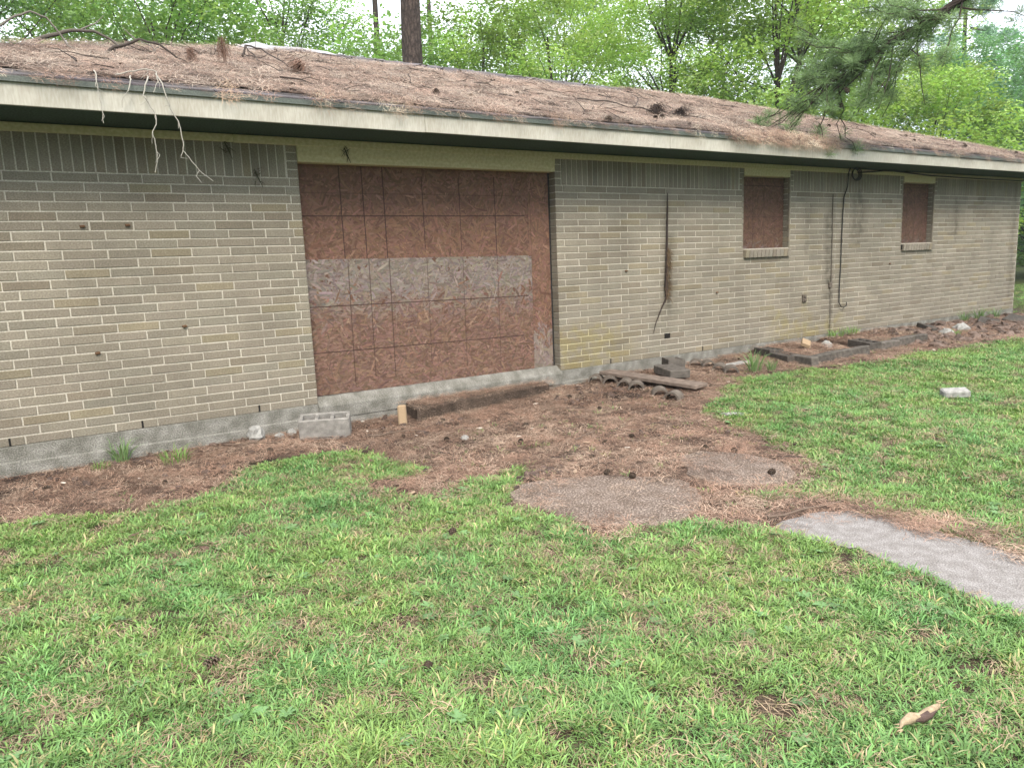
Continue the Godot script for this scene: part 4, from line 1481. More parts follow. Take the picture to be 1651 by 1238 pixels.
func make_yard_things() -> void:
	# block by the door
	var b := put("cinder_block", cinder_mesh(0.42, 0.20, 0.19, 3, 1.0), M.block_grey)
	b.position = Vector3(1.845, flat_ground(1.85, 0.45) - 0.015, 0.40)
	b.rotation = Vector3(0.16, -0.42, 0.0)
	tag(b, "grey hollow cinder block standing alone by the wall left of the low step", "cinder block")
	# low step below the door
	var st := new_st()
	var out := [Vector3(2.68, 0, 0.45), Vector3(3.3, 0, 0.36), Vector3(4.35, 0, 0.17), Vector3(4.4, 0, 0.03), Vector3(2.76, 0, 0.03)]
	var cen := Vector3(3.4, 0, 0.2)
	for i in out.size():
		var a: Vector3 = out[i]
		var c: Vector3 = out[(i + 1) % out.size()]
		var n := 12
		for k in n:
			var p := a.lerp(c, float(k) / n)
			var q := a.lerp(c, float(k + 1) / n)
			var j1 := Vector3(0, 0, 0.012 * edge.get_noise_2d(p.x * 12.0, 1.0))
			var j2 := Vector3(0, 0, 0.012 * edge.get_noise_2d(q.x * 12.0, 1.0))
			var o := ((p + q) / 2 - cen)
			quad(st, p + j1 + Vector3(0, -0.30, 0), q + j2 + Vector3(0, -0.30, 0), q + j2 + Vector3(0, -0.098, 0), p + j1 + Vector3(0, -0.098, 0), o, Color.WHITE)
			quad(st, p + j1 + Vector3(0, -0.098, 0), q + j2 + Vector3(0, -0.098, 0), q.lerp(cen, 0.04) + j2 + Vector3(0, -0.085, 0), p.lerp(cen, 0.04) + j1 + Vector3(0, -0.085, 0), o + Vector3(0, 0.5, 0), Color.WHITE)
			tri(st, p.lerp(cen, 0.04) + j1 + Vector3(0, -0.085, 0), q.lerp(cen, 0.04) + j2 + Vector3(0, -0.085, 0), cen + Vector3(0, -0.08, 0), Vector3.UP, Color.WHITE)
	var s := put("door_step", st.commit(), M.aggregate_dark)
	tag(s, "low pebbly concrete step covered in needles below the boarded door", "step")
	# tan brick on end
	st = new_st()
	cbox(st, Transform3D(Basis(), Vector3(0, 0.095, 0)), Vector3(0.075, 0.19, 0.10), 0.012)
	var tb := put("tan_brick", st.commit(), M.tan_brick)
	tb.position = Vector3(2.53, flat_ground(2.5, 0.5) - 0.01, 0.47)
	tb.rotation = Vector3(-0.12, -0.5, 0.03)
	tag(tb, "pale tan brick standing on end at the corner of the low step", "brick")
	# half-round edging
	var sc := scallop_mesh()
	var spots := [[5.00, 0.16, 0.0, "scalloped edging piece nearest the wall, first of the row by the door"], [5.04, 0.36, 0.15, "second scalloped edging piece from the wall in the row by the door"], [5.03, 0.62, -0.1, "third scalloped edging piece from the wall, beside the wooden plank"], [5.02, 0.80, 0.1, "fourth scalloped edging piece from the wall, beside the wooden plank"], [4.98, 1.19, 0.2, "fifth scalloped edging piece, near the outer end of the plank"], [4.95, 1.41, -0.3, "last scalloped edging piece at the outer end of the plank"], [6.50, 0.22, 0.0, "scalloped edging piece nearest the wall behind the stacked blocks"], [6.52, 0.40, 0.2, "broken scalloped edging piece second from the wall behind the stacked blocks"], [6.42, 0.66, -0.15, "scalloped edging piece half buried in needles behind the stacked blocks"], [6.40, 0.85, 0.1, "scalloped edging piece nearest the tall grass clump"]]
	for q in spots:
		var o := put("scalloped_edging", sc, M.clay)
		o.position = Vector3(q[0], flat_ground(q[0], q[1]) + 0.004, q[1])
		o.rotation = Vector3(rnd(-0.1, 0.1), -0.85 + q[2], rnd(-0.08, 0.08))
		tag(o, q[3], "garden edging")
	# weathered plank and blocks
	st = new_st()
	for k in 3:
		cbox(st, Transform3D(Basis(), Vector3(0, 0.02, -0.075 + 0.075 * k)), Vector3(1.25, 0.04 - 0.002 * k, 0.074), 0.006)
	var pl := put("plank", st.commit(), M.old_wood)
	pl.position = Vector3(5.24, flat_ground(5.2, 0.8) + 0.055, 0.78)
	pl.rotation = Vector3(0.0, PI / 2 + 0.17, 0.035)
	tag(pl, "weathered wooden plank lying on the row of scalloped edging", "plank")
	var b2 := put("cap_block", solid_block(0.42, 0.09, 0.24, 0.62), M.cinder)
	b2.position = Vector3(5.66, flat_ground(5.6, 0.8) + 0.045, 0.66)
	b2.rotation = Vector3(0.02, 1.25, 0.03)
	tag(b2, "flat concrete cap block lying beside the weathered plank", "concrete block")
	var b2u := put("cap_block", solid_block(0.30, 0.075, 0.16, 0.30), M.cinder)
	b2u.position = Vector3(5.68, flat_ground(5.6, 0.8) - 0.025, 0.62)
	b2u.rotation = Vector3(0.0, 1.2, 0.0)
	tag(b2u, "dark concrete block under the flat cap block beside the plank", "concrete block")
	var b3 := put("cinder_block", cinder_mesh(0.40, 0.17, 0.19, 3, 0.6), M.cinder)
	b3.position = Vector3(5.98, flat_ground(6.0, 0.4) - 0.005, 0.36)
	b3.rotation = Vector3(0.02, 1.0, -0.05)
	tag(b3, "hollow cinder block between the flat cap block and the wall", "cinder block")
	# pale paver in the lawn
	st = new_st()
	cbox(st, Transform3D(Basis(), Vector3(0, 0.04, 0)), Vector3(0.22, 0.07, 0.14), 0.012)
	var wp := put("paver", st.commit(), M.white_stone)
	wp.position = Vector3(6.92, flat_ground(6.95, 3.0) - 0.005, 3.02)
	wp.rotation = Vector3(0.10, -0.78, 0.05)
	tag(wp, "pale grey concrete paver lying alone in the far lawn", "paver")
	# white rubble
	var rub := [[1.33, 0.10, Vector3(0.26, 0.16, 0.15), "large whitish lump of mortar against the footing left of the block"], [1.62, 0.14, Vector3(0.08, 0.07, 0.08), "small white stone behind the lone cinder block"], [1.50, 0.2, Vector3(0.09, 0.06, 0.07), "small whitish stone between mortar lump and cinder block"], [6.86, 0.55, Vector3(0.5, 0.05, 0.14), "long flat whitish shard behind the tall grass clump"], [4.92, 2.18, Vector3(0.26, 0.03, 0.10), "flat pale shard lying at the edge of the lawn near the litter"], [2.72, 1.28, Vector3(0.10, 0.04, 0.07), "small white shell-like chip on the needle litter below the step"], [10.9, 0.9, Vector3(0.25, 0.15, 0.2), "pale stone in the rough soil near the far end of the wall"], [11.6, 0.75, Vector3(0.3, 0.16, 0.2), "grey stone in the rough soil below the far window"], [8.72, 0.45, Vector3(0.16, 0.12, 0.14), "round grey stone between the two flower beds"]]
	for i in rub.size():
		var q: Array = rub[i]
		var o := put("stone", lump(q[2], 0.5, 40 + i, 12, 8), M.white_stone)
		o.position = Vector3(q[0], flat_ground(q[0], q[1]) + q[2].y * 0.25, q[1])
		o.rotation.y = rnd(0, TAU) if q[2].x < 0.3 else rnd(-0.3, 0.3)
		tag(o, q[3], "stone")
	# splintered piece of pale wood in the front lawn
	st = new_st()
	var pts := [Vector3(-0.135, 0.0, 0.01), Vector3(-0.11, 0.012, 0.0), Vector3(-0.05, 0.018, -0.004), Vector3(0.0, 0.02, 0.004), Vector3(0.06, 0.022, 0.0), Vector3(0.11, 0.02, -0.006), Vector3(0.15, 0.018, -0.01), Vector3(0.175, 0.016, -0.016)]
	tube(st, pts, [0.003, 0.012, 0.022, 0.014, 0.019, 0.015, 0.012, 0.002], 5, Color(0.62, 0.49, 0.33))
	for i in 10:
		var a: Vector3 = pts[0 if i % 2 else 6] + Vector3(rnd(-0.01, 0.02), rnd(0, 0.012), rnd(-0.014, 0.014))
		tube(st, [a, a + Vector3((-1 if i % 2 else 1) * rnd(0.02, 0.05), rnd(-0.005, 0.01), rnd(-0.01, 0.01))], [0.004, 0.0008], 4, Color(0.66, 0.52, 0.33))
	var wood := thing("wood_piece", "splintered pale piece of broken branch lying in the near grass", "wood", Vector3(2.11, flat_ground(2.1, 5.33) + 0.045, 5.33))
	wood.rotation = Vector3(0.3, -0.22, 0.06)
	wood.scale = Vector3(0.58, 0.8, 0.8)
	put("core", st.commit(), M.pale_wood, wood)
	st = new_st()
	var bp := []
	for p in pts.slice(2, 6):
		bp.append(p + Vector3(0, -0.001, 0.009))
	tube(st, bp, [0.008, 0.016, 0.018, 0.007], 5, Color(0.17, 0.115, 0.10))
	put("bark", st.commit(), M.pale_wood, wood)
	# sticks on the litter
	for q in [[Vector3(3.35, 0, 1.95), Vector3(3.62, 0, 1.85), "short thin stick lying across the needle litter"], [Vector3(2.1, 0, 0.75), Vector3(2.5, 0, 0.9), "dark stick in the litter in front of the tan brick"], [Vector3(1.05, 0, 0.22), Vector3(1.45, 0, 0.5), "grey stick leaning by the footing near the bright grass clump"], [Vector3(4.85, 0, 1.3), Vector3(5.2, 0, 1.62), "pale stick at the outer end of the plank"], [Vector3(3.2, 0, 3.9), Vector3(3.75, 0, 4.0), "thin stick lying along the rounded end of the concrete path"]]:
		var a: Vector3 = q[0]
		var c: Vector3 = q[1]
		a.y = flat_ground(a.x, a.z) + 0.03
		c.y = flat_ground(c.x, c.z) + 0.035
		st = new_st()
		var w := wiggle(a, c, 5, 0.012)
		tube(st, w, taper(6, 0.007, 0.004), 5, Color(0.20, 0.15, 0.12))
		tag(put("stick", st.commit(), M.twig), q[2], "stick")

func make_beds() -> void:
	# two beds edged with blocks; near bed: hollow block and return along its end, three thin blocks along its front
	var items := [
		[7.60, 0.40, 1.22, 0, "hollow cinder block at the near end of the first flower bed, next to the wall"],
		[7.42, 0.80, 1.22, 0, "hollow cinder block at the near end of the first flower bed, second from the wall"],
		[7.36, 1.10, 1.30, 1, "dark corner block of the first flower bed"],
		[7.58, 1.16, -0.04, 1, "first block along the front of the near flower bed"],
		[7.98, 1.145, -0.03, 1, "second block along the front of the near flower bed"],
		[8.36, 1.12, -0.05, 1, "third block along the front of the near flower bed"],
		[8.93, 0.86, 1.35, 0, "dark block at the near end of the far flower bed"],
		[9.14, 1.05, -0.09, 1, "first block along the front of the far flower bed"],
		[9.56, 1.01, -0.10, 1, "second block along the front of the far flower bed"],
		[9.98, 0.965, -0.08, 1, "third block along the front of the far flower bed"]]
	for q in items:
		var m := cinder_mesh(0.40, 0.17, 0.19, 3, 0.46) if q[3] == 0 else solid_block(0.39, 0.17, 0.10, rnd(0.5, 0.75))
		var o := put("cinder_block" if q[3] == 0 else "edging_block", m, M.cinder)
		o.position = Vector3(q[0], flat_ground(q[0], q[1]) - 0.065 + rnd(-0.012, 0.012), q[1] + rnd(-0.012, 0.012))
		o.rotation = Vector3(rnd(-0.05, 0.05), q[2] + rnd(-0.06, 0.06), rnd(-0.05, 0.05))
		tag(o, q[4], "concrete block")
	# broken pieces beyond the beds
	var far := [[11.2, 0.55, 0.9, "tilted concrete slab leaning by the footing beyond the far flower bed"], [12.7, 0.62, 0.4, "half buried dark slab near the far corner of the house"], [13.4, 0.72, 0.2, "last dark slab in the soil before the house corner"]]
	for q in far:
		var o := put("concrete_slab", solid_block(0.55, 0.07, 0.3, 0.4), M.cinder)
		o.position = Vector3(q[0], flat_ground(q[0], q[1]) + 0.02, q[1])
		o.rotation = Vector3(0.25, q[2], 0.08)
		tag(o, q[3], "concrete slab")
	var st := new_st()
	cbox(st, Transform3D(Basis.from_euler(Vector3(0.4, 0.7, 0.3)), Vector3.ZERO), Vector3(0.16, 0.05, 0.11), 0.006)
	var w := put("wood_block", st.commit(), M.tan_brick)
	w.position = Vector3(8.05, flat_ground(8.0, 0.6) + 0.135, 0.62)
	tag(w, "small tan wood block lying in the near flower bed", "wood block")

# ---------------------------------------------------------------- vegetation
func leaf_clump(count: int, radius: float, leaf: float, seed_: int) -> ArrayMesh:
	var r := RandomNumberGenerator.new()
	r.seed = seed_
	var v := PackedVector3Array()
	var ix := PackedInt32Array()
	for i in count:
		var d := Vector3(r.randf_range(-1, 1), r.randf_range(-1, 1), r.randf_range(-1, 1))
		var p := d * radius * Vector3(1, 0.6, 1)
		var h := r.randf() * TAU
		var f := Vector3(cos(h), r.randf_range(-0.7, 0.25), sin(h)).normalized()
		var n := Vector3(r.randf_range(-0.6, 0.6), 1, r.randf_range(-0.6, 0.6)).normalized()
		var side := f.cross(n).normalized()
		var l := leaf * r.randf_range(0.7, 1.25)
		var w := l * 0.30
		var up := side.cross(f) * w * 0.35
		var k := v.size()
		v.append_array([p, p + f * l * 0.45 + side * w + up, p + f * l, p + f * l * 0.45 - side * w + up])
		ix.append_array([k, k + 1, k + 2, k, k + 2, k + 3])
	var out := []
	out.resize(Mesh.ARRAY_MAX)
	out[Mesh.ARRAY_VERTEX] = v
	out[Mesh.ARRAY_INDEX] = ix
	var am := ArrayMesh.new()
	am.add_surface_from_arrays(Mesh.PRIMITIVE_TRIANGLES, out)
	return am

var clumps := []
var tuft_mesh: ArrayMesh
var far_tuft: ArrayMesh

func broadleaf(called: String, label: String, at: Vector2, height: float, crown0: float, spread: float, lobes: int, tone: Color, seed_: int, trunk_r := 0.14, fork := false, per := 16) -> void:
	rng.seed = seed_
	var gy := ground(at.x, at.y) - 0.05
	var t := thing(called, label, "tree", Vector3(at.x, gy, at.y), "trees behind the house")
	var st := new_st()
	var top := Vector3(rnd(-0.5, 0.5), height * 0.86, rnd(-0.5, 0.5))
	var stems := [wiggle(Vector3.ZERO, top, 7, 0.16)]
	if fork:
		stems = [wiggle(Vector3.ZERO, Vector3(-1.0, height * 0.8, 0.2), 7, 0.10), [Vector3(0, 0, 0)]]
		var base: Vector3 = stems[0][3]
		stems[1] = wiggle(base, base + Vector3(1.5, height * 0.5, -0.2), 5, 0.10)
		tube(st, stems[1], taper(6, trunk_r * 0.75, 0.02), 7)
	tube(st, stems[0], taper(8, trunk_r, 0.025), 8)
	var xf := []
	var cols := []
	for i in lobes:
		var f := (i + 0.5) / lobes
		var y := lerpf(crown0, height, pow(f, 0.9)) + rnd(-0.4, 0.4)
		var k := (y - crown0) / (height - crown0)
		var rad := spread * (0.55 + 0.6 * sin(PI * clampf(0.15 + 0.8 * k, 0, 1))) * sqrt(rnd(0.08, 1.0))
		var a := i * 2.39996 + rnd(-0.5, 0.5)
		var c := Vector3(cos(a) * rad, y, sin(a) * rad)
		var sp: Array = stems[i % stems.size()]
		var j := clampi(int((y - 0.8 - rad * 0.4) / height * (sp.size() - 1)), 1, sp.size() - 2)
		var from: Vector3 = sp[j]
		var mid := from.lerp(c, 0.55) + Vector3(rnd(-0.2, 0.2), rnd(-0.05, 0.3), rnd(-0.2, 0.2))
		tube(st, [from, from.lerp(mid, 0.5) + Vector3(rnd(-0.08, 0.08), rnd(-0.08, 0.08), 0), mid, c], [trunk_r * 0.24, trunk_r * 0.19, trunk_r * 0.12, 0.006], 5)
		var lr := rnd(0.65, 1.25) * spread / 2.6
		var lt := rnd(0.58, 1.28)
		var n := int(per * lr * lr * rnd(0.8, 1.2)) + 8
		for q in n:
			var d := Vector3(rng.randfn(), rng.randfn() * 0.62, rng.randfn())
			d = d.normalized() * pow(rng.randf(), 0.45) * lr * 1.15
			d.y *= 0.65
			var b := Basis.from_euler(Vector3(rnd(-0.5, 0.5), rnd(0, TAU), rnd(-0.5, 0.5))).scaled(Vector3.ONE * rnd(0.75, 1.25))
			xf.append(Transform3D(b, c + d))
			var tt := lt * rnd(0.8, 1.2)
			cols.append(Color(tone.r * tt * rnd(0.9, 1.1), tone.g * tt, tone.b * tt * rnd(0.85, 1.1)))
	put("trunk", st.commit(), M.bark, t)
	merged("crown", clumps[seed_ % clumps.size()], M.leaf, xf, cols, t)

# a pine: bare tall trunk, whorled boughs high up with needle tufts at their ends
func pine(called: String, label: String, at: Vector2, height: float, crown0: float, trunk_r: float, tone: Color, seed_: int, boughs: int, reach: float, tufts: int) -> Node3D:
	rng.seed = seed_
	var gy := ground(at.x, at.y) - 0.05
	var t := thing(called, label, "tree", Vector3(at.x, gy, at.y), "trees behind the house")
	var st := new_st()
	var stem := wiggle(Vector3.ZERO, Vector3(rnd(-0.3, 0.3), height, rnd(-0.3, 0.3)), 10, 0.06)
	tube(st, stem, taper(11, trunk_r, trunk_r * 0.3), 14)
	put("trunk", st.commit(), M.bark, t)
	st = new_st()
	var xf := []
	var cols := []
	for i in boughs:
		var y := lerpf(crown0, height - 0.3, float(i) / boughs)
		var a := i * 2.39996 + rnd(-0.4, 0.4)
		var len := reach * (1.0 - 0.6 * float(i) / boughs) * rnd(0.7, 1.1)
		var from := Vector3(0, y, 0)
		var tip := from + Vector3(cos(a) * len, rnd(-0.12, 0.3) * len, sin(a) * len)
		var pts := wiggle(from, tip, 4, 0.12)
		tube(st, pts, taper(5, 0.06, 0.012), 5)
		for k in tufts:
			var p := from.lerp(tip, rnd(0.35, 1.03)) + Vector3(rnd(-1, 1), rnd(-0.5, 0.7), rnd(-1, 1)) * len * 0.22
			xf.append(Transform3D(Basis.from_euler(Vector3(rnd(-1, 1), rnd(0, TAU), rnd(-1, 1))).scaled(Vector3.ONE * rnd(0.9, 1.6)), p))
			var tt := rnd(0.7, 1.3)
			cols.append(Color(tone.r * tt, tone.g * tt, tone.b * tt))
	if boughs > 0:
		put("boughs", st.commit(), M.bark, t)
		merged("needles", far_tuft, M.pine_leaf, xf, cols, t)
	return t

func make_trees() -> void:
	clumps = [leaf_clump(30, 0.34, 0.125, 1), leaf_clump(26, 0.38, 0.14, 2), leaf_clump(34, 0.32, 0.11, 3)]
	tuft_mesh = needle_tuft(46, 0.19, 0.0022, 9)
	far_tuft = needle_tuft(16, 0.30, 0.009, 10)
	var yg := Color(0.32, 0.45, 0.15)      # fresh yellow-green
	var mg := Color(0.27, 0.41, 0.16)      # mid green
	var dg := Color(0.19, 0.32, 0.14)      # darker
	var bg := Color(0.19, 0.34, 0.21)      # bluish
	broadleaf("leafy_tree", "dark leafy tree behind the left end of the roof", Vector2(-1.6, -17.5), 13.0, 3.2, 3.4, 40, dg, 101)
	broadleaf("leafy_tree", "tall airy tree behind the arching roof branch", Vector2(1.1, -23.6), 13.5, 4.0, 3.4, 36, mg, 102)
	broadleaf("leafy_tree", "mid green tree behind the raised end of the roof ridge", Vector2(3.4, -15.8), 9.5, 2.6, 3.0, 40, mg, 103)
	broadleaf("leafy_tree", "full leafy tree between the raised ridge end and the pine trunk", Vector2(7.3, -19.5), 12.0, 3.0, 3.3, 46, mg, 104)
	broadleaf("leafy_tree", "distant pale tree just left of the thick pine trunk", Vector2(11.2, -25.2), 9.0, 3.0, 3.0, 34, yg, 105)
	broadleaf("leafy_tree", "airy tree right of the thick pine trunk", Vector2(15.6, -20.2), 10.5, 2.6, 3.2, 36, mg, 106)
	broadleaf("leafy_tree", "bright yellow green tree close behind the middle of the roof", Vector2(13.8, -12.6), 9.5, 2.2, 2.6, 40, yg, 107, 0.09)
	broadleaf("leafy_tree", "tall yellow green tree behind the twig nest on the roof", Vector2(18.3, -12.0), 12.5, 2.4, 3.3, 50, yg, 108)
	broadleaf("leafy_tree", "bright leafy tree with a dark forked trunk behind the right half of the roof", Vector2(19.9, -8.7), 11.0, 3.4, 3.0, 44, yg, 109, 0.16, true)
	broadleaf("leafy_tree", "dense far tree filling the gap left of the forked trunk", Vector2(26.5, -17.2), 15.0, 2.5, 4.0, 50, mg, 110)
	broadleaf("leafy_tree", "yellow green tree behind the hanging pine bough", Vector2(28.8, -12.2), 13.5, 2.5, 4.0, 50, yg, 111)
	broadleaf("leafy_tree", "low bright tree below the tip of the pine bough", Vector2(25.3, -7.2), 6.6, 1.6, 2.6, 36, yg, 112, 0.08)
	broadleaf("leafy_tree", "bluish green tree right of the pine bough", Vector2(34.1, -10.3), 9.5, 2.0, 3.8, 50, bg, 113)
	broadleaf("leafy_tree", "bluish green rounded tree at the far right of the roof", Vector2(31.6, -6.2), 7.0, 1.2, 3.2, 44, bg, 114)
	broadleaf("leafy_tree", "dark tree beyond the right corner of the house", Vector2(37.6, -7.1), 9.5, 1.4, 3.8, 44, bg, 115)
	broadleaf("leafy_tree", "tall far tree high above the left end of the ridge", Vector2(6.3, -33.0), 17.0, 4.0, 4.2, 44, mg, 116)
	broadleaf("leafy_tree", "far dark tree behind the left hip of the roof", Vector2(-3.5, -30.0), 17.0, 4.0, 4.4, 44, dg, 117)
	broadleaf("leafy_tree", "far tall tree behind the bright middle trees", Vector2(23.0, -24.0), 15.0, 4.0, 4.0, 44, mg, 118)
	broadleaf("leafy_tree", "sparse young tree with light showing through, just right of the thick pine", Vector2(11.6, -13.6), 9.0, 2.6, 2.2, 20, yg, 119, 0.06, false, 16)
	broadleaf("leafy_tree", "sparse pale tree partly hiding the slim pine trunk", Vector2(9.0, -17.8), 9.5, 2.6, 2.3, 20, mg, 120, 0.07, false, 16)
	broadleaf("leafy_tree", "slender light green tree standing left of the thick pine, sky showing through it", Vector2(9.5, -14.8), 8.6, 2.4, 2.0, 22, mg, 121, 0.06, false, 15)
	# pines
	pine("pine_tree", "thick dark pine trunk rising behind the roof", Vector2(7.9, -10.4), 22.0, 13.0, 0.31, dg, 131, 14, 4.0, 26)
	pine("pine_tree", "slim leaning pine trunk just left of the thick pine", Vector2(11.6, -21.0), 22.0, 13.0, 0.16, dg, 132, 12, 3.0, 18)
	pine("pine_tree", "thin far pine trunk just right of the thick pine", Vector2(17.2, -27.5), 24.0, 15.0, 0.18, dg, 133, 12, 3.0, 18)
	pine("pine_tree", "far dark pine with spreading boughs above the bluish trees", Vector2(41.0, -14.0), 15.0, 6.0, 0.22, bg, 134, 18, 4.5, 70)
	pine("pine_tree", "far pine at the right edge behind the bluish rounded tree", Vector2(46.5, -12.5), 13.5, 5.0, 0.22, bg, 135, 18, 4.5, 70)
	make_bough(Color(0.15, 0.25, 0.13))
	make_far_wood()
	rng.seed = 777

func make_bough(tone: Color) -> void:
	rng.seed = 91
	# a pine that stands out of the picture on the right; one bough reaches in over the roof
	var t := thing("pine_tree", "dark pine bough with long needles reaching in from the upper right corner", "tree", Vector3(12.6, ground(12.6, 6.2), 6.2), "trees behind the house")
	var o := t.position
	var st := new_st()
	tube(st, wiggle(Vector3.ZERO, Vector3(0.2, 17, -0.1), 8, 0.05), taper(9, 0.28, 0.10), 12)
	put("trunk", st.commit(), M.bark, t)
	st = new_st()
	var main := [Vector3(12.62, 5.6, 6.15), Vector3(11.4, 4.85, 4.2), Vector3(10.2, 4.25, 2.6), Vector3(9.05, 3.87, 1.86), Vector3(8.99, 3.77, 1.69), Vector3(8.96, 3.65, 1.55), Vector3(8.86, 3.60, 1.35), Vector3(8.78, 3.52, 1.15), Vector3(8.68, 3.37, 0.94), Vector3(8.60, 3.23, 0.75), Vector3(8.44, 3.16, 0.52)]
	var pts := []
	for p in main:
		pts.append(p - o + Vector3(0, 0.07, 0))
	tube(st, pts, [0.10, 0.085, 0.07, 0.052, 0.05, 0.055, 0.042, 0.032, 0.022, 0.014, 0.008], 8)
	# the camera sees it from the side: side shoots spread in the plane across the bough
	var across: Vector3 = (main[10] - main[3]).normalized()
	var xf := []
	var cols := []
	var right := Vector3(0.55, 0, 0.83)
	var shoot := func(from: Vector3, dir: Vector3, l: float, r0: float) -> Vector3:
		var tip := from + dir * l
		var w := wiggle(from, tip, 4, l * 0.06)
		tube(st, w, taper(5, r0, 0.0035), 5)
		var n := int(3 + l * 6.5)
		for k in n:
			var p := from.lerp(tip, rnd(0.35, 1.02)) + Vector3(rnd(-1, 1), rnd(-1, 1), rnd(-1, 1)) * 0.05
			var b := Basis.from_euler(Vector3(rnd(-0.9, 0.9), rnd(0, TAU), rnd(-0.9, 0.9))).scaled(Vector3.ONE * rnd(0.5, 0.9))
			xf.append(Transform3D(b, p))
			var tt := rnd(0.65, 1.25)
			cols.append(Color(tone.r * tt * 1.05, tone.g * tt, tone.b * tt * 0.8))
		return tip
	for i in 62:
		var f := rnd(0.0, 1.0)
		var s := 3 + int(f * 6.99)
		var from: Vector3 = pts[s].lerp(pts[s + 1], rnd(0, 1))
		var d: Vector3 = (across * rnd(0.2, 1.0) + Vector3(0, rnd(-0.42, 0.55), 0) + right * rnd(-0.65, 0.55) + Vector3(rnd(-0.3, 0.3), 0, rnd(-0.3, 0.3))).normalized()
		var l := rnd(0.35, 0.95)
		var tip: Vector3 = shoot.call(from, d, l, 0.012)
		if rng.randf() < 0.7:
			shoot.call(from.lerp(tip, 0.6), (d + Vector3(rnd(-0.7, 0.7), rnd(-0.5, 0.5), rnd(-0.7, 0.7))).normalized(), l * 0.6, 0.007)
	for i in 12:       # shoots nearer the trunk, towards the corner of the picture
		var from: Vector3 = pts[2].lerp(pts[4], rnd(0, 1))
		shoot.call(from, (right * rnd(0.2, 1.0) + Vector3(rnd(-0.3, 0.3), rnd(-0.6, 0.3), rnd(-0.3, 0.3))).normalized(), rnd(0.4, 0.9), 0.012)
	put("bough", st.commit(), M.bark, t)
	merged("needles", tuft_mesh, M.pine_leaf, xf, cols, t)
	for p in [Vector3(8.62, 2.98, 0.62), Vector3(8.9, 3.3, 1.2), Vector3(8.55, 3.12, 0.75), Vector3(8.7, 3.2, 1.0)]:
		var c := put("cone", cone_mesh(), M.cone, t)
		c.position = p - o
		c.rotation = Vector3(rnd(2, 4), rnd(0, TAU), 0)
		c.scale = Vector3.ONE * 0.9

func make_far_wood() -> void:
	rng.seed = 55
	var mesh := leaf_clump(30, 1.0, 0.34, 8)
	var xf := []
	var cols := []
	for i in 11000:
		var a := rnd(-PI, PI)
		var dist := rnd(52, 75)
		var p := Vector3(sin(a + 0.55) * dist, 0, 6.4 - cos(a + 0.55) * dist)
		var crown := (3.6 if absf(a) < 1.2 else 14.0) + 4.5 * edge.get_noise_2d(a * 9.0, 2.0) + 2.5 * edge.get_noise_2d(a * 40.0, 7.0)
		p.y = rnd(0.0, maxf(3.0, crown + 3.0))
		xf.append(Transform3D(Basis.from_euler(Vector3(rnd(-0.5, 0.5), rnd(0, TAU), 0)).scaled(Vector3.ONE * rnd(0.9, 1.6)), p))
		var t := rnd(0.7, 1.2)
		cols.append(Color(0.18 * t, 0.28 * t, 0.10 * t))
	var o := multi("far_woods", mesh, M.leaf, xf, cols)
	o.set_meta("kind", "stuff")
	o.set_meta("label", "far hazy green woods closing the view behind the house")
	o.set_meta("category", "woods")

func blade_tuft(count: int, length: float, width: float, spread: float, seed_: int, lean := 0.9) -> ArrayMesh:
	var r := RandomNumberGenerator.new()
	r.seed = seed_
	var st := new_st()
	for i in count:
		var a := r.randf() * TAU
		var rr := spread * sqrt(r.randf())
		var p := Vector3(cos(a) * rr, -0.008, sin(a) * rr)
		var h := a + r.randf_range(-0.9, 0.9)
		var out := Vector3(cos(h), 0, sin(h))
		var l := length * r.randf_range(0.5, 1.15)
		var tl := r.randf_range(0.15, lean)
		var side := out.cross(Vector3.UP).rotated(Vector3.UP, r.randf_range(-0.8, 0.8)) * width * r.randf_range(0.7, 1.2)
		var d0 := (Vector3.UP + out * tl * 0.6).normalized()
		var d1 := (Vector3.UP * 0.8 + out * tl * 1.3).normalized()
		var d2 := (Vector3.UP * 0.25 + out * (tl * 1.6 + 0.2)).normalized()
		var q1 := p + d0 * l * 0.4
		var q2 := q1 + d1 * l * 0.35
		var q3 := q2 + d2 * l * 0.3
		var t := r.randf_range(0.75, 1.25)
		var c := Color(t * r.randf_range(0.85, 1.15), t, t * r.randf_range(0.8, 1.15))
		var n := Vector3.UP * 0.4 - out + d0
		quad(st, p - side * 0.6, p + side * 0.6, q1 + side, q1 - side, Vector3.UP, c)
		quad(st, q1 - side, q1 + side, q2 + side * 0.7, q2 - side * 0.7, Vector3.UP, c)
		tri(st, q2 - side * 0.7, q2 + side * 0.7, q3, Vector3.UP, c)
	return st.commit()

func grass_color(x: float, z: float) -> Color:
	var n := patch.get_noise_2d(x * 0.7 + 30.0, z * 0.7)
	var t := rnd(0.70, 1.22) * (1.0 + 0.35 * patch.get_noise_2d(x * 3.1 + 70.0, z * 3.1))
	var c := Color(0.205, 0.328, 0.100).lerp(Color(0.145, 0.295, 0.106), clampf(0.5 + 0.9 * n, 0, 1))
	var k := rng.randf()
	if k < 0.10:
		c = Color(0.34, 0.33, 0.17)
	elif k < 0.145:
		c = Color(0.36, 0.29, 0.18)
	return Color(c.r * t, c.g * t, c.b * t)

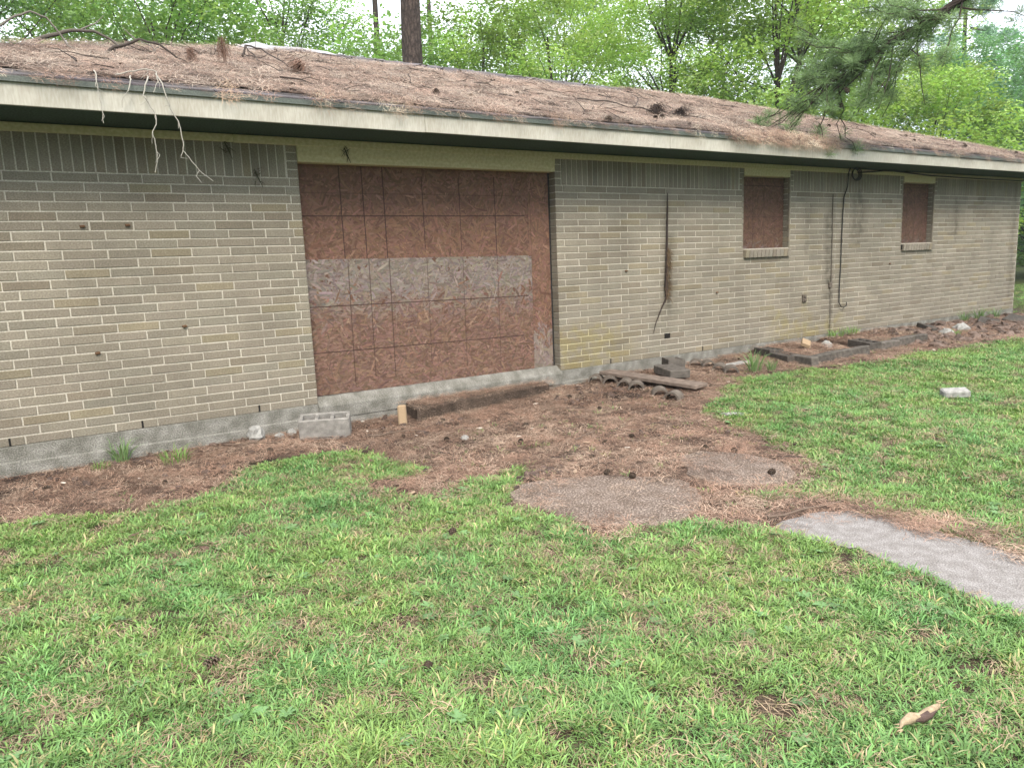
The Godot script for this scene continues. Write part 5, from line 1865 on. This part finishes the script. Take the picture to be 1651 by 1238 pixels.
func make_grass() -> void:
	var kinds := [blade_tuft(17, 0.040, 0.0018, 0.032, 1, 2.0), blade_tuft(14, 0.048, 0.0022, 0.030, 2, 1.8), blade_tuft(20, 0.030, 0.0016, 0.040, 3, 2.4), blade_tuft(10, 0.060, 0.0026, 0.022, 4, 1.6)]
	var xf := [[], [], [], []]
	var cols := [[], [], [], []]
	var fields := [[-1.0, 5.0, 1.0, 6.3, 84000], [5.0, 9.5, 0.8, 5.5, 52000], [9.5, 18.0, 0.8, 6.5, 40000], [-5.0, -1.0, 0.8, 6.5, 5000], [0.0, 9.0, 6.3, 9.0, 4000], [15.2, 27.0, -9.0, 1.0, 9000]]
	for f in fields:
		for i in f[4]:
			var x := rnd(f[0], f[1])
			var z := rnd(f[2], f[3])
			if z > 0.2 and x < 15.6 and littered(x, z) > 0.5 and rng.randf() > 0.012:
				continue
			if on_slab(x, z):
				continue
			var n := patch.get_noise_2d(x * 2.6, z * 2.6)
			if n > rnd(0.18, 0.55) and x < 9.0:
				continue
			var k := rng.randi() % 4
			var s := rnd(0.75, 1.25)
			if n < -0.25:
				s *= 1.2
			if x > 8.0:
				s *= 1.15
			xf[k].append(Transform3D(Basis.from_euler(Vector3(rnd(-0.2, 0.2), rnd(0, TAU), rnd(-0.2, 0.2))).scaled(Vector3(s, s * rnd(0.8, 1.15), s)), Vector3(x, ground(x, z), z)))
			cols[k].append(grass_color(x, z))
	for k in 4:
		var o := multi("lawn_grass", kinds[k], M.grass, xf[k], cols[k])
		o.set_meta("kind", "stuff")
		o.set_meta("label", ["patchy green lawn grass", "taller green lawn grass", "short creeping lawn grass", "sparse long lawn grass blades"][k])
		o.set_meta("category", "grass")
	# broad-leaved weeds low in the lawn
	var ros := new_st()
	for i in 7:
		var a := i * 2.39996
		var d := Vector3(cos(a), 0.35, sin(a))
		var sd := Vector3(-sin(a), 0, cos(a)) * 0.0075
		var l := 0.026 + 0.012 * fmod(i * 0.37, 1.0)
		quad(ros, Vector3.ZERO - sd * 0.3, Vector3.ZERO + sd * 0.3, d * l * 0.6 + sd, d * l * 0.6 - sd, Vector3.UP, Color.WHITE)
		tri(ros, d * l * 0.6 - sd, d * l * 0.6 + sd, d * l - Vector3(0, 0.006, 0), Vector3.UP, Color.WHITE)
	var wxf := []
	var wcols := []
	for i in 1500:
		var x := rnd(-1.0, 7.0)
		var z := rnd(1.2, 6.2)
		if littered(x, z) > 0.5 or on_slab(x, z) or edge.get_noise_2d(x * 3.0, z * 3.0) < 0.05:
			continue
		wxf.append(Transform3D(Basis.from_euler(Vector3(rnd(-0.2, 0.2), rnd(0, TAU), rnd(-0.2, 0.2))).scaled(Vector3.ONE * rnd(0.6, 1.3)), Vector3(x, ground(x, z) + 0.012, z)))
		var t := rnd(0.7, 1.2)
		wcols.append(Color(0.12 * t, 0.22 * t, 0.09 * t))
	var wo := multi("lawn_weeds", ros.commit(), M.grass, wxf, wcols)
	wo.set_meta("kind", "stuff")
	wo.set_meta("label", "low broad leaved weeds growing among the lawn grass")
	wo.set_meta("category", "weeds")
	# single clumps against the wall and in the litter
	var tall := blade_tuft(60, 0.30, 0.004, 0.07, 12, 0.75)
	var low := blade_tuft(70, 0.17, 0.0035, 0.12, 13, 1.0)
	var spots := [[6.62, 1.0, 1.0, tall, "tall grass clump in front of the near flower bed"], [6.75, 1.12, 0.6, tall, "smaller grass clump beside the tall one near the flower bed"], [0.66, 0.40, 0.9, low, "bright grass clump growing at the footing left of the door"], [0.30, 0.10, 0.8, tall, "thin upright weed against the left footing"], [0.15, 0.22, 0.5, low, "small grass clump at the left footing below the weed"], [9.4, 0.12, 0.9, low, "grass clump at the wall between the two flower beds"], [9.75, 0.14, 0.9, low, "grass clump at the wall behind the far flower bed"], [12.9, 0.16, 0.8, tall, "long grass at the footing near the far corner"], [13.3, 0.2, 0.95, tall, "tallest grass at the footing near the far corner"], [13.8, 0.22, 0.85, tall, "last grass clump at the far house corner"], [10.9, 1.0, 0.7, low, "grass clump in the rough soil beyond the far flower bed"]]
	for q in spots:
		var o := put("grass_clump", q[3], grass_mat(Color(0.17, 0.30, 0.08) if q[3] == low else Color(0.15, 0.25, 0.10)))
		o.position = Vector3(q[0], ground(q[0], q[1]), q[1])
		o.scale = Vector3.ONE * q[2]
		o.rotation.y = rnd(0, TAU)
		tag(o, q[4], "grass")

func grass_mat(c: Color) -> StandardMaterial3D:
	var m: StandardMaterial3D = M.grass.duplicate()
	m.albedo_color = c.linear_to_srgb()
	return m

func make_litter() -> void:
	var mesh := needle_clump(52, 0.14, 0.10, 0.0010, 6)
	var xf := []
	var cols := []
	for i in 16200:
		if i < 15000 and i % 5 < 2:
			continue
		var x := rnd(-0.9, 5.5) if i < 8500 else rnd(5.0, 15.0)
		var z := rnd(0.03, 4.4) if x < 5.5 else rnd(0.03, 2.0)
		if i >= 15000:
			x = rnd(3.7, 4.1)
			z = rnd(3.9, 6.5)
		var inside := littered(x, z) > 0.5
		if not inside and rng.randf() > 0.05:
			continue
		if on_slab(x, z) and rng.randf() > (0.05 if on_slab(x - 0.13, z - 0.10) and on_slab(x + 0.13, z - 0.1) else 0.5):
			continue
		var y := ground(x, z) + 0.006
		if on_slab(x, z):
			y = flat_ground(x, z) + 0.018
		if x > 2.72 and x < 4.3 and z < 0.45 - (x - 2.68) * 0.17 - 0.02:
			y = -0.078
		xf.append(Transform3D(Basis.from_euler(Vector3(rnd(-0.15, 0.15), rnd(0, TAU), rnd(-0.15, 0.15))).scaled(Vector3(1, 1, 1) * rnd(0.6, 1.15)), Vector3(x, y, z)))
		var c := straw_color()
		if not inside:
			c = Color(0.20, 0.135, 0.09) * rnd(0.6, 1.2)
		cols.append(c)
	var thatch := needle_clump(26, 0.07, 0.05, 0.0011, 16)
	var txf := []
	var tcols := []
	# tan thatch showing through the lawn
	for i in 9000:
		var x := rnd(-1.0, 9.0)
		var z := rnd(1.2, 6.0)
		if littered(x, z) > 0.5 or on_slab(x, z):
			continue
		if patch.get_noise_2d(x * 2.6, z * 2.6) < rnd(-0.15, 0.35):
			continue
		txf.append(Transform3D(Basis.from_euler(Vector3(rnd(-0.3, 0.3), rnd(0, TAU), rnd(-0.3, 0.3))).scaled(Vector3.ONE * rnd(0.6, 1.2)), Vector3(x, ground(x, z) + 0.006, z)))
		var t := rnd(0.6, 1.2)
		tcols.append(Color(0.33 * t, 0.25 * t, 0.17 * t))
	var o := multi("fallen_needles", mesh, M.needle, xf, cols)
	o.set_meta("kind", "stuff")
	o.set_meta("label", "reddish brown pine needles and dry straw strewn over the ground")
	o.set_meta("category", "needle litter")
	o = multi("dry_thatch", thatch, M.needle, txf, tcols)
	o.set_meta("kind", "stuff")
	o.set_meta("label", "tan dead grass thatch in the thin spots of the lawn")
	o.set_meta("category", "thatch")
	# clods of dark soil beyond the beds
	var clod := lump(Vector3(0.12, 0.07, 0.10), 0.8, 8, 9, 6)
	var cxf := []
	var ccols := []
	for i in 230:
		var x := rnd(9.6, 15.0)
		var z := rnd(0.12, 1.45)
		if in_poly(Vector2(x, z), bed_b) and rng.randf() < 0.7:
			continue
		cxf.append(Transform3D(Basis.from_euler(Vector3(rnd(-0.6, 0.6), rnd(0, TAU), rnd(-0.6, 0.6))).scaled(Vector3.ONE * rnd(0.3, 1.5)), Vector3(x, ground(x, z) + 0.01, z)))
		var t := rnd(0.6, 1.3)
		ccols.append(Color(0.11 * t, 0.08 * t, 0.066 * t))
	for i in 420:       # crumbs of dark humus in the nearer litter, thickest along the wall and by the large stepping stone
		var x := rnd(-0.5, 6.5)
		var z := pow(rng.randf(), 1.7) * 2.6 + 0.05
		if i < 90:
			x = rnd(4.2, 5.2)
			z = rnd(0.15, 0.9)
		elif i < 150:
			x = 2.62 + rng.randfn() * 0.14
			z = 2.40 + rng.randfn() * 0.06
		if littered(x, z) < 0.5 or on_slab(x, z) or (x > 2.6 and x < 4.45 and z < 0.5):
			continue
		cxf.append(Transform3D(Basis.from_euler(Vector3(rnd(-0.6, 0.6), rnd(0, TAU), rnd(-0.6, 0.6))).scaled(Vector3.ONE * rnd(0.12, 0.55)), Vector3(x, ground(x, z) + 0.008, z)))
		var t := rnd(0.5, 1.2)
		ccols.append(Color(0.085 * t, 0.06 * t, 0.05 * t))
	o = multi("soil_clods", clod, M.needle, cxf, ccols)
	o.set_meta("kind", "stuff")
	o.set_meta("label", "dark clods and crumbs of soil lying along the wall and in the litter")
	o.set_meta("category", "soil")
	# bark scraps and dry leaf bits
	var chip := lump(Vector3(0.05, 0.008, 0.028), 0.6, 3, 7, 4)
	xf = []
	cols = []
	for i in 900:
		var x := rnd(-0.6, 14.5)
		var z := rnd(0.05, 3.6) if x < 5.0 else rnd(0.05, 1.6)
		if littered(x, z) < 0.5 and rng.randf() > 0.15:
			continue
		if on_slab(x, z):
			continue
		xf.append(Transform3D(Basis.from_euler(Vector3(rnd(-0.4, 0.4), rnd(0, TAU), rnd(-0.4, 0.4))).scaled(Vector3.ONE * rnd(0.4, 1.4)), Vector3(x, ground(x, z) + 0.014, z)))
		var k := rng.randf()
		cols.append(Color(0.09, 0.06, 0.045) if k < 0.7 else Color(0.33, 0.25, 0.18) if k < 0.93 else Color(0.6, 0.56, 0.5))
	for i in 700:
		var z := rnd(-3.6, 0.5)
		var x := rnd(hip_l(z) + 0.2, hip_r(z) - 0.2)
		xf.append(Transform3D(Basis.from_euler(Vector3(rnd(-0.4, 0.6), rnd(0, TAU), rnd(-0.4, 0.4))).scaled(Vector3.ONE * rnd(0.4, 1.6)), on_roof(x, z, 0.035)))
		var k := rng.randf()
		cols.append(Color(0.06, 0.042, 0.035) if k < 0.75 else Color(0.33, 0.27, 0.22))
	var tw := new_st()
	tube(tw, [Vector3(-0.16, 0, 0.02), Vector3(-0.05, 0.015, -0.02), Vector3(0.05, 0.008, 0.015), Vector3(0.17, 0.02, -0.01)], [0.005, 0.0045, 0.0035, 0.0015], 5, Color(0.09, 0.07, 0.06))
	tube(tw, [Vector3(-0.05, 0.015, -0.02), Vector3(-0.01, 0.035, -0.08), Vector3(0.05, 0.03, -0.13)], [0.003, 0.0025, 0.001], 4, Color(0.09, 0.07, 0.06))
	var twx := []
	var twc := []
	for i in 170:
		var z := rnd(-3.4, 0.5)
		var x := rnd(hip_l(z) + 0.2, hip_r(z) - 0.2)
		twx.append(Transform3D(Basis.from_euler(Vector3(atan(SLOPE), 0, 0)) * Basis.from_euler(Vector3(rnd(-0.2, 0.2), rnd(0, TAU), rnd(-0.2, 0.2))).scaled(Vector3.ONE * rnd(0.4, 1.5)), on_roof(x, z, 0.03)))
		var t := rnd(0.6, 1.0)
		twc.append(Color(t, t, t))
	for i in 70:
		var x := rnd(-0.4, 6.0)
		var z := rnd(0.1, 3.6)
		if littered(x, z) < 0.5 or on_slab(x, z):
			continue
		twx.append(Transform3D(Basis.from_euler(Vector3(rnd(-0.1, 0.1), rnd(0, TAU), rnd(-0.1, 0.1))).scaled(Vector3.ONE * rnd(0.3, 0.9)), Vector3(x, ground(x, z) + 0.015, z)))
		twc.append(Color(0.9, 0.9, 0.9))
	o = multi("small_twigs", tw.commit(), M.twig, twx, twc)
	o.set_meta("kind", "stuff")
	o.set_meta("label", "small dark dead twigs scattered over roof and litter")
	o.set_meta("category", "twigs")
	o = multi("bark_scraps", chip, M.needle, xf, cols)
	o.set_meta("kind", "stuff")
	o.set_meta("label", "dark bark scraps and dry leaf bits on the needle litter")
	o.set_meta("category", "bark litter")

# an opened pine cone: a core with spiralling scales
func cone_mesh() -> ArrayMesh:
	var st := new_st()
	var n := 46
	for i in n:
		var f := float(i) / n
		var a := i * 2.39996
		var y := lerpf(-0.035, 0.042, f)
		var r := 0.030 * sin(PI * clampf(0.12 + 0.80 * f, 0, 1)) + 0.004
		var d := Vector3(cos(a), 0.35 + 0.5 * f, sin(a)).normalized()
		var c := Vector3(0, y, 0)
		var side := d.cross(Vector3.UP).normalized() * 0.010
		var tip := c + d * (r + 0.006)
		var t := 0.7 + 0.6 * fmod(i * 0.37, 1.0)
		var col := Color(0.05 * t, 0.036 * t, 0.028 * t)
		quad(st, c - side * 0.4, c + side * 0.4, tip + side, tip - side, Vector3.UP, col)
		quad(st, tip - side, tip + side, tip + side * 0.7 + Vector3(0, -0.008, 0), tip - side * 0.7 + Vector3(0, -0.008, 0), d, Color(0.09 * t, 0.068 * t, 0.052 * t))
	return st.commit()

func make_cones() -> void:
	rng.seed = 4242
	var m := cone_mesh()
	var spots := [[2.55, 2.51], [3.02, 2.73], [2.87, 0.6], [2.33, 0.93], [2.57, 1.25], [2.22, 1.63], [3.09, 2.91], [3.51, 2.11], [3.77, 2.13], [3.19, 2.36], [4.01, 2.70], [4.55, 3.06], [1.88, 1.22], [4.11, 2.88], [3.85, 3.41], [0.5, 1.0], [-0.2, 0.6], [1.3, 0.7], [4.3, 0.6], [4.6, 0.8], [3.9, 0.55], [4.2, 1.2], [5.6, 1.3], [7.0, 1.35], [10.6, 1.2], [11.2, 1.3], [12.2, 1.1], [3.3, 1.3], [3.0, 1.7], [1.02, 4.1], [0.35, 3.6], [1.7, 3.0]]
	for q in spots:
		var o := put("pine_cone", m, M.cone)
		var y := ground(q[0], q[1]) + 0.020
		if on_slab(q[0], q[1]):
			y = flat_ground(q[0], q[1]) + 0.040
		o.position = Vector3(q[0], y, q[1])
		o.rotation = Vector3(rnd(1.2, 1.9), rnd(0, TAU), rnd(-0.3, 0.3))
		o.scale = Vector3.ONE * rnd(0.45, 0.7)
		tag(o, "small dark pine cone lying on the ground in front of the house", "pine cone", "pine cones on the ground")
	var roofs := [[3.43, -0.26], [4.85, -1.0], [4.94, 0.52], [5.98, 0.11], [6.21, -0.02], [8.38, 0.08], [10.99, -0.39], [9.9, -0.6], [11.6, -0.1], [12.2, -0.6], [12.9, 0.0], [13.5, -0.3], [14.2, 0.2], [8.9, -0.9], [10.6, -0.9]]
	for q in roofs:
		var o := put("pine_cone", m, M.cone)
		o.position = on_roof(q[0], q[1], 0.045)
		o.rotation = Vector3(rnd(1.2, 1.9), rnd(0, TAU), rnd(-0.3, 0.3))
		o.scale = Vector3.ONE * rnd(0.65, 1.0)
		tag(o, "small dark pine cone lying on the needle covered roof", "pine cone", "pine cones on the roof")
